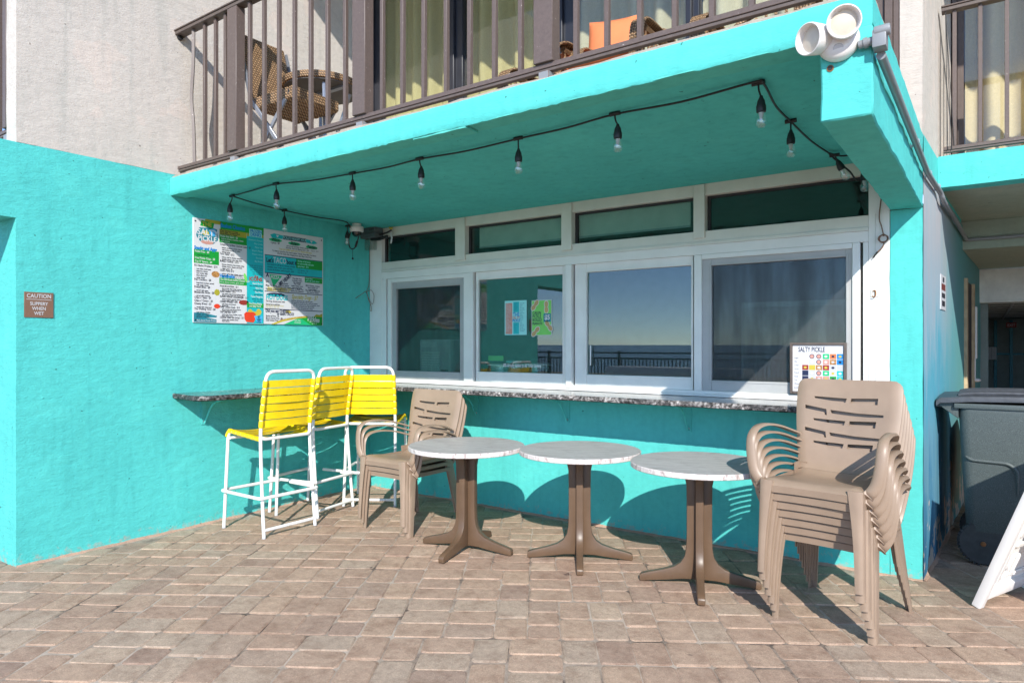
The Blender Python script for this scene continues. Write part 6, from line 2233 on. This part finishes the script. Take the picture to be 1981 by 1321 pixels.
for x0, x1, lab in ((1.36, 2.30, 'white roller blind behind the second transom pane'), (2.40, 3.36, 'white roller blind behind the third transom pane')):
    q = MB()
    q.box((x0, 0.085, 2.345), (x1, 0.092, 2.59), M['white_room'])
    q.box((x0, 0.080, 2.33), (x1, 0.098, 2.345), M['grey_panel'])
    tag(q.build('roller_blind', None, None, smooth=0), lab, 'blind')
q = MB()
q.box((3.0, 2.6, 0.0), (4.4, 2.95, 1.9), M['steel'])
q.box((3.02, 2.59, 0.9), (4.38, 2.60, 1.85), M['grey_panel'])
tag(q.build('refrigerator', None, None, bevel=0.01), 'steel refrigerator against the dim back wall inside', 'appliance')
# ================================================================ bins, easel, passage things
bn = thing('wheeled_bin', (5.40, 0.80, 0), 0, 'dark grey wheeled rubbish bin with a ribbed lid in the passage mouth', 'bin')
q = MB()
def ring_(x0, x1, y0, y1, z, r=0.06, n=5):
    out = []
    for cx_, cy_, a0 in ((x1 - r, y0 + r, -pi / 2), (x1 - r, y1 - r, 0), (x0 + r, y1 - r, pi / 2), (x0 + r, y0 + r, pi)):
        for i in range(n + 1):
            a = a0 + pi / 2 * i / n
            out.append((cx_ + r * cos(a), cy_ + r * sin(a), z))
    return out
lv = [ring_(5.085, 5.66, 0.575, 1.06, 0.085), ring_(5.075, 5.68, 0.560, 1.075, 0.12), ring_(5.060, 5.70, 0.545, 1.09, 0.42), ring_(5.045, 5.715, 0.532, 1.10, 0.70), ring_(5.030, 5.73, 0.515, 1.12, 1.00), ring_(5.030, 5.73, 0.515, 1.12, 1.035)]
n = len(lv[0])
vs = [p for l_ in lv for p in l_]
fs = [(i * n + j, i * n + (j + 1) % n, (i + 1) * n + (j + 1) % n, (i + 1) * n + j) for i in range(len(lv) - 1) for j in range(n)]
fs += [tuple(range(n - 1, -1, -1)), tuple((len(lv) - 1) * n + j for j in range(n))]
q.add(vs, fs, M['bin'])
# stepped rim all round and moulded handle shelf at the back
q.box((5.005, 0.500, 1.028), (5.75, 1.135, 1.062), M['bin'])
q.add([(4.915, 0.53, 1.045), (5.03, 0.53, 0.955), (5.03, 1.11, 0.955), (4.915, 1.11, 1.045), (4.915, 0.53, 1.075), (5.03, 0.53, 1.07), (5.03, 1.11, 1.07), (4.915, 1.11, 1.075)], [(0, 3, 2, 1), (4, 5, 6, 7), (0, 1, 5, 4), (1, 2, 6, 5), (2, 3, 7, 6), (3, 0, 4, 7)], M['bin'])
q.build('body', None, bn, bevel=0.008, segs=2, smooth=40)
q = MB()      # side panel pressed into the body
q.add([(5.115, 0.5505, 0.66), (5.30, 0.5470, 0.66), (5.34, 0.5460, 0.63), (5.34, 0.5565, 0.47), (5.30, 0.5590, 0.42), (5.115, 0.5600, 0.40)] , [(0, 1, 2, 3, 4, 5)], M['bin'])
pts = rounded([(5.068, 0.541, 0.71), (5.10, 0.532, 0.69), (5.30, 0.530, 0.685), (5.345, 0.531, 0.64), (5.345, 0.540, 0.48)], 0.04, 5)
q.tube(pts, [0.006] + [0.012] * (len(pts) - 2) + [0.004], 8, M['bin'])
q.build('side_rib', None, bn, smooth=50)
q = MB()
vs, fs = [], []
top = [(4.905, 1.078), (4.93, 1.098), (5.10, 1.112), (5.40, 1.120), (5.65, 1.108), (5.77, 1.085)]
for i, (x, z) in enumerate(top):
    for y, dz in ((0.492, -0.022), (0.50, -0.004), (0.58, 0.004), (0.82, 0.010), (1.06, 0.004), (1.14, -0.004), (1.148, -0.022)):
        vs.append((x, y, z + dz))
m_ = 7
for i in range(len(top) - 1):
    for j in range(m_ - 1):
        a = i * m_ + j
        fs.append((a, a + m_, a + m_ + 1, a + 1))
k = len(vs)
vs += [(x, y, z - 0.016) for x, y, z in vs]
fs2 = [tuple(v + k for v in f_[::-1]) for f_ in fs]
bd = [i * m_ for i in range(6)] + [5 * m_ + j for j in range(1, 7)] + [(4 - i) * m_ + 6 for i in range(5)] + [6 - j for j in range(1, 6)]
wl = [(bd[i], bd[i] + k, bd[(i + 1) % len(bd)] + k, bd[(i + 1) % len(bd)]) for i in range(len(bd))]
q.add(vs, fs + fs2 + wl, M['bin_lid'])
for y in (0.57, 0.66, 0.75, 0.87, 0.96, 1.05):
    q.tube(spline([(5.02, y, 1.106), (5.10, y, 1.122), (5.40, y, 1.130), (5.68, y, 1.112)], 4), [0.004] + [0.014] * 11 + [0.004], 8, M['bin_lid'])
lid = q.build('lid', None, bn, smooth=40)
q = MB()
q.tube([(4.925, 0.60, 1.052), (4.925, 1.05, 1.052)], 0.015, 10, M['bin_lid'])
for y in (0.56, 0.62, 1.02, 1.08):
    q.box((4.905, y - 0.012, 1.030), (4.965, y + 0.012, 1.082), M['bin_lid'])
q.build('handle', None, bn, smooth=40)
q = MB()
q.box((5.435, 0.5245, 0.86), (5.475, 0.5265, 0.872), M['gold'])
q.build('label', None, bn, smooth=0)
def wheel(y0, y1):
    Wm = Matrix.Translation((5.165, (y0 + y1) / 2, 0.143)) @ Matrix.Rotation(pi / 2, 4, 'X')
    h = (y1 - y0) / 2
    q = MB()
    q.lathe([(0.108, -h), (0.132, -h), (0.141, -h * 0.6), (0.143, 0), (0.141, h * 0.6), (0.132, h), (0.108, h)], 36, M['tyre'], Wm)
    for i in range(36):
        a = 2 * pi * i / 36
        q.box((-0.006, 0.134, -h * 0.9), (0.006, 0.1455, h * 0.9), M['tyre'], Wm @ Matrix.Rotation(a, 4, 'Z'))
    w_ = q.build('wheel', None, bn, smooth=40)
    q = MB()
    q.lathe([(0.107, -h * 0.4), (0.107, h * 0.3), (0.030, h * 0.3), (0.026, h * 1.05)], 28, M['tyre'], Wm)
    for i in range(10):
        a = 2 * pi * i / 10
        q.box((-0.006, 0.022, -h * 0.9), (0.006, 0.110, h * 0.85), M['spoke'], Wm @ Matrix.Rotation(a, 4, 'Z'))
    q.build('rim', None, w_, smooth=40)
    q = MB()
    q.lathe([(0.016, -h * 1.2), (0.016, h * 1.25), (0.006, h * 1.4)], 12, M['rust'], Wm)
    q.build('axle_cap', None, w_)
wheel(0.555, 0.615)
wheel(1.03, 1.09)

b2 = thing('wheeled_bin', (5.22, 1.75, 0), 0, 'black bin half hidden behind the grey wheeled bin', 'bin')
q = MB()
lv = [ring_(5.10, 5.60, 1.45, 1.95, 0.16), ring_(5.06, 5.66, 1.42, 1.98, 0.44), ring_(5.035, 5.70, 1.40, 2.0, 0.50), ring_(5.05, 5.70, 1.40, 2.0, 0.90)]
vs = [p for l_ in lv for p in l_]
fs = [(i * n + j, i * n + (j + 1) % n, (i + 1) * n + (j + 1) % n, (i + 1) * n + j) for i in range(len(lv) - 1) for j in range(n)]
fs += [tuple(range(n - 1, -1, -1)), tuple((len(lv) - 1) * n + j for j in range(n))]
q.add(vs, fs, M['black'])
q.build('body', None, b2, bevel=0.01, smooth=40)
q = MB()
q.lathe([(0.10, -0.03), (0.115, -0.02), (0.115, 0.02), (0.10, 0.03)], 24, M['black'], Matrix.Translation((5.19, 1.43, 0.115)) @ Matrix.Rotation(pi / 2, 4, 'X'))
q.build('wheel', None, b2)

# white moulded A-frame board, seen from inside its left leaf
ez = thing('sandwich_board', (5.127, -0.315, 0), 0, 'white moulded plastic sandwich board standing at the right edge', 'sign board')
b0 = Vector((5.127, -0.315, 0.0))
d_ = Vector((0.238, 0.538, 0)).normalized()
nh = Vector((d_.y, -d_.x, 0))
LN = radians(20.5)
up_ = nh * sin(LN) + Vector((0, 0, cos(LN)))
nf = (nh * cos(LN) - Vector((0, 0, sin(LN)))).normalized()
def EM(o, ax):
    m = Matrix.Identity(4)
    for i in range(3):
        m[i][0], m[i][1], m[i][2], m[i][3] = d_[i], up_[i], nf[i], b0[i]
    return m
Em = EM(None, None)
WP = M['white_plastic']
q = MB()
q.box((0.0, 0.0, -0.020), (0.055, 1.10, 0.026), WP, Em)
q.box((0.565, 0.0, -0.020), (0.620, 1.10, 0.026), WP, Em)
q.box((0.0555, 0.045, -0.018), (0.5645, 0.110, 0.022), WP, Em)
q.box((0.0555, 1.04, -0.018), (0.5645, 1.10, 0.022), WP, Em)
q.build('frame', None, ez, bevel=0.008, segs=2)
q = MB()
q.box((0.0555, 0.1105, -0.014), (0.5645, 1.0395, -0.006), WP, Em)
q.build('panel', None, ez, smooth=0)
q = MB()
for (a, b, c, e) in ((0.090, 0.135, 0.104, 1.02), (0.128, 0.135, 0.142, 0.98)):
    q.box((a, b, -0.0055), (c, e, 0.012), WP, Em)
for (a, b, c, e) in ((0.165, 0.150, 0.245, 0.176), (0.265, 0.150, 0.285, 0.30), (0.165, 0.215, 0.180, 0.30), (0.30, 0.15, 0.52, 0.176), (0.175, 0.355, 0.285, 0.385), (0.30, 0.38, 0.52, 0.41), (0.175, 0.42, 0.195, 0.60), (0.21, 0.47, 0.30, 0.495), (0.33, 0.5, 0.5, 0.53), (0.175, 0.65, 0.5, 0.68)):
    q.box((a, b, -0.0055), (c, e, 0.010), WP, Em)
pts = [Em @ Vector((0.225 + 0.045 * cos(a), 0.245 + 0.045 * sin(a), 0.0)) for a in [pi * 0.35 + pi * i / 8 for i in range(9)]]
q.tube(pts, 0.009, 6, WP)
q.build('rib', None, ez, bevel=0.004)
q = MB()
m2 = Matrix.Identity(4)
up2 = -nh * sin(LN) + Vector((0, 0, cos(LN)))
nf2 = (-nh * cos(LN) - Vector((0, 0, sin(LN)))).normalized()
o2 = b0 + nh * (2 * sin(LN) * 1.10)
for i in range(3):
    m2[i][0], m2[i][1], m2[i][2], m2[i][3] = d_[i], up2[i], nf2[i], o2[i]
q.box((0.0, 0.0, -0.02), (0.055, 1.10, 0.02), WP, m2)
q.box((0.565, 0.0, -0.02), (0.62, 1.10, 0.02), WP, m2)
q.box((0.0555, 0.35, -0.012), (0.5645, 1.09, 0.0), WP, m2)
q.box((0.0555, 0.05, -0.016), (0.5645, 0.11, 0.016), WP, m2)
q.build('far_leaf', None, ez, bevel=0.006)

# door frame, pipe and cabinet in the passage
df = thing('passage_door', (5.0, 2.85, 0), 0, 'narrow doorway with raw wood trim on the passage wall', 'door')
q = MB()
for y0, y1 in ((2.66, 2.76), (3.45, 3.55)):
    q.add([(wall_x(y0) + 0.004, y0, 0), (wall_x(y0) + 0.030, y0, 0), (wall_x(y1) + 0.030, y1, 0), (wall_x(y1) + 0.004, y1, 0), (wall_x(y0) + 0.004, y0, 2.06), (wall_x(y0) + 0.030, y0, 2.06), (wall_x(y1) + 0.030, y1, 2.06), (wall_x(y1) + 0.004, y1, 2.06)], [(0, 3, 2, 1), (4, 5, 6, 7), (0, 1, 5, 4), (1, 2, 6, 5), (2, 3, 7, 6), (3, 0, 4, 7)], M['tan_trim'])
q.build('trim', None, df)
q = MB()
q.add([(wall_x(2.77) + 0.008, 2.77, 0.01), (wall_x(3.44) + 0.008, 3.44, 0.01), (wall_x(3.44) + 0.008, 3.44, 2.05), (wall_x(2.77) + 0.008, 2.77, 2.05)], [(0, 1, 2, 3)], M['gap'])
q.build('door_leaf', None, df, smooth=0)
pc = thing('wall_cabinet', (5.10, 3.7, 1.3), 0, 'tall white wall cabinet with rounded ends above a pipe in the passage', 'cabinet')
q = MB()
q.box((5.068, 3.60, 1.30), (5.105, 3.78, 1.84), M['white_room'])
q.build('case', None, pc, bevel=0.012, segs=2)
q = MB()
q.tube([(5.080, 3.52, 1.30), (5.080, 3.52, 1.08)], 0.014, 10, M['lamp_white'])
q.tube([(5.03, 3.50, 1.30), (5.085, 3.52, 1.30)], 0.012, 8, M['lamp_white'])
q.tube([(5.03, 3.50, 1.09), (5.085, 3.52, 1.09)], 0.012, 8, M['lamp_white'])
q.sphere((5.10, 3.52, 1.085), 0.03, 10, 7, M['lamp_white'], (1.3, 1, 0.6))
q.build('pipe', None, pc, smooth=50)
ex = thing('exit_sign', (5.53, 10.0, 1.82), 0, 'dim unlit exit sign deep in the dark passage', 'sign')
q = MB()
q.box((5.47, 10.02, 1.745), (5.62, 10.05, 1.835), M['maroon'])
q.build('case', None, ex, bevel=0.004)
p = Print((5.47, 10.019, 1.745), (1, 0, 0), (0, 0, 1))
p.text('lettering', M['pale_grey'], 'EXIT', 0.075, 0.022, 0.065, 0.001, 'CENTER', sx=0.85, bold=0.001)
p.build(ex)
cb_ = thing('utility_box', (5.27, 10.5, 1.4), 0, 'pale utility box on the dark rear wall of the passage', 'box')
q = MB()
q.box((5.19, 10.80, 1.16), (5.34, 10.944, 1.40), M['pale_grey'])
q.build('case', None, cb_, bevel=0.006)
q = MB()
q.box((5.262, 10.795, 1.17), (5.266, 10.7995, 1.39), M['grey_box'])
q.build('door_seam', None, cb_, smooth=0)

# ================================================================ seaward side, seen only in the glass
fn = thing('seafront_fence', (0, -13.0, 0), 0, 'black picket railing along the beach, mirrored in the window panes', 'fence')
q = MB()
for z in (1.18, 1.02, 0.12):
    q.box((-30, -13.02, z), (14, -12.98, z + 0.045), M['black'])
q.build('rail', None, fn, smooth=0)
for i in range(19):
    q = MB()
    x = -30 + i * 2.4
    q.box((x, -13.035, -0.02), (x + 0.065, -12.965, 1.26), M['black'])
    q.build('post', None, fn, smooth=0)
q = MB()
for i in range(400):
    x = -29.9 + i * 0.11
    q.box((x, -13.009, 0.165), (x + 0.030, -12.991, 1.019), M['black'])
pk = q.build('picket', None, fn, smooth=0)
tag(pk, kind='stuff')
ch = thing('storage_chest', (-1.0, -11.6, 0), 0.0, 'pale covered storage chest by the railing, mirrored in the third window', 'chest')
q = MB()
q.box((-3.0, -12.2, -0.01), (0.4, -11.2, 0.62), M['white_plastic'])
q.build('body', None, ch, bevel=0.04, segs=2)
q = MB()
pr_ = [(-12.25, 0.625), (-11.15, 0.625), (-11.15, 0.72), (-11.30, 0.86), (-12.10, 0.86), (-12.25, 0.72)]
vs = [(-3.1, y, z) for y, z in pr_] + [(0.5, y, z) for y, z in pr_]
q.add(vs, [tuple(range(5, -1, -1)), tuple(range(6, 12))] + [(i, (i + 1) % 6, 6 + (i + 1) % 6, 6 + i) for i in range(6)], M['white_plastic'])
q.build('lid', None, ch, bevel=0.03, segs=2)
# floor the building stands on behind the walls is the same patio
tag(bpy.data.objects['camera'], None)
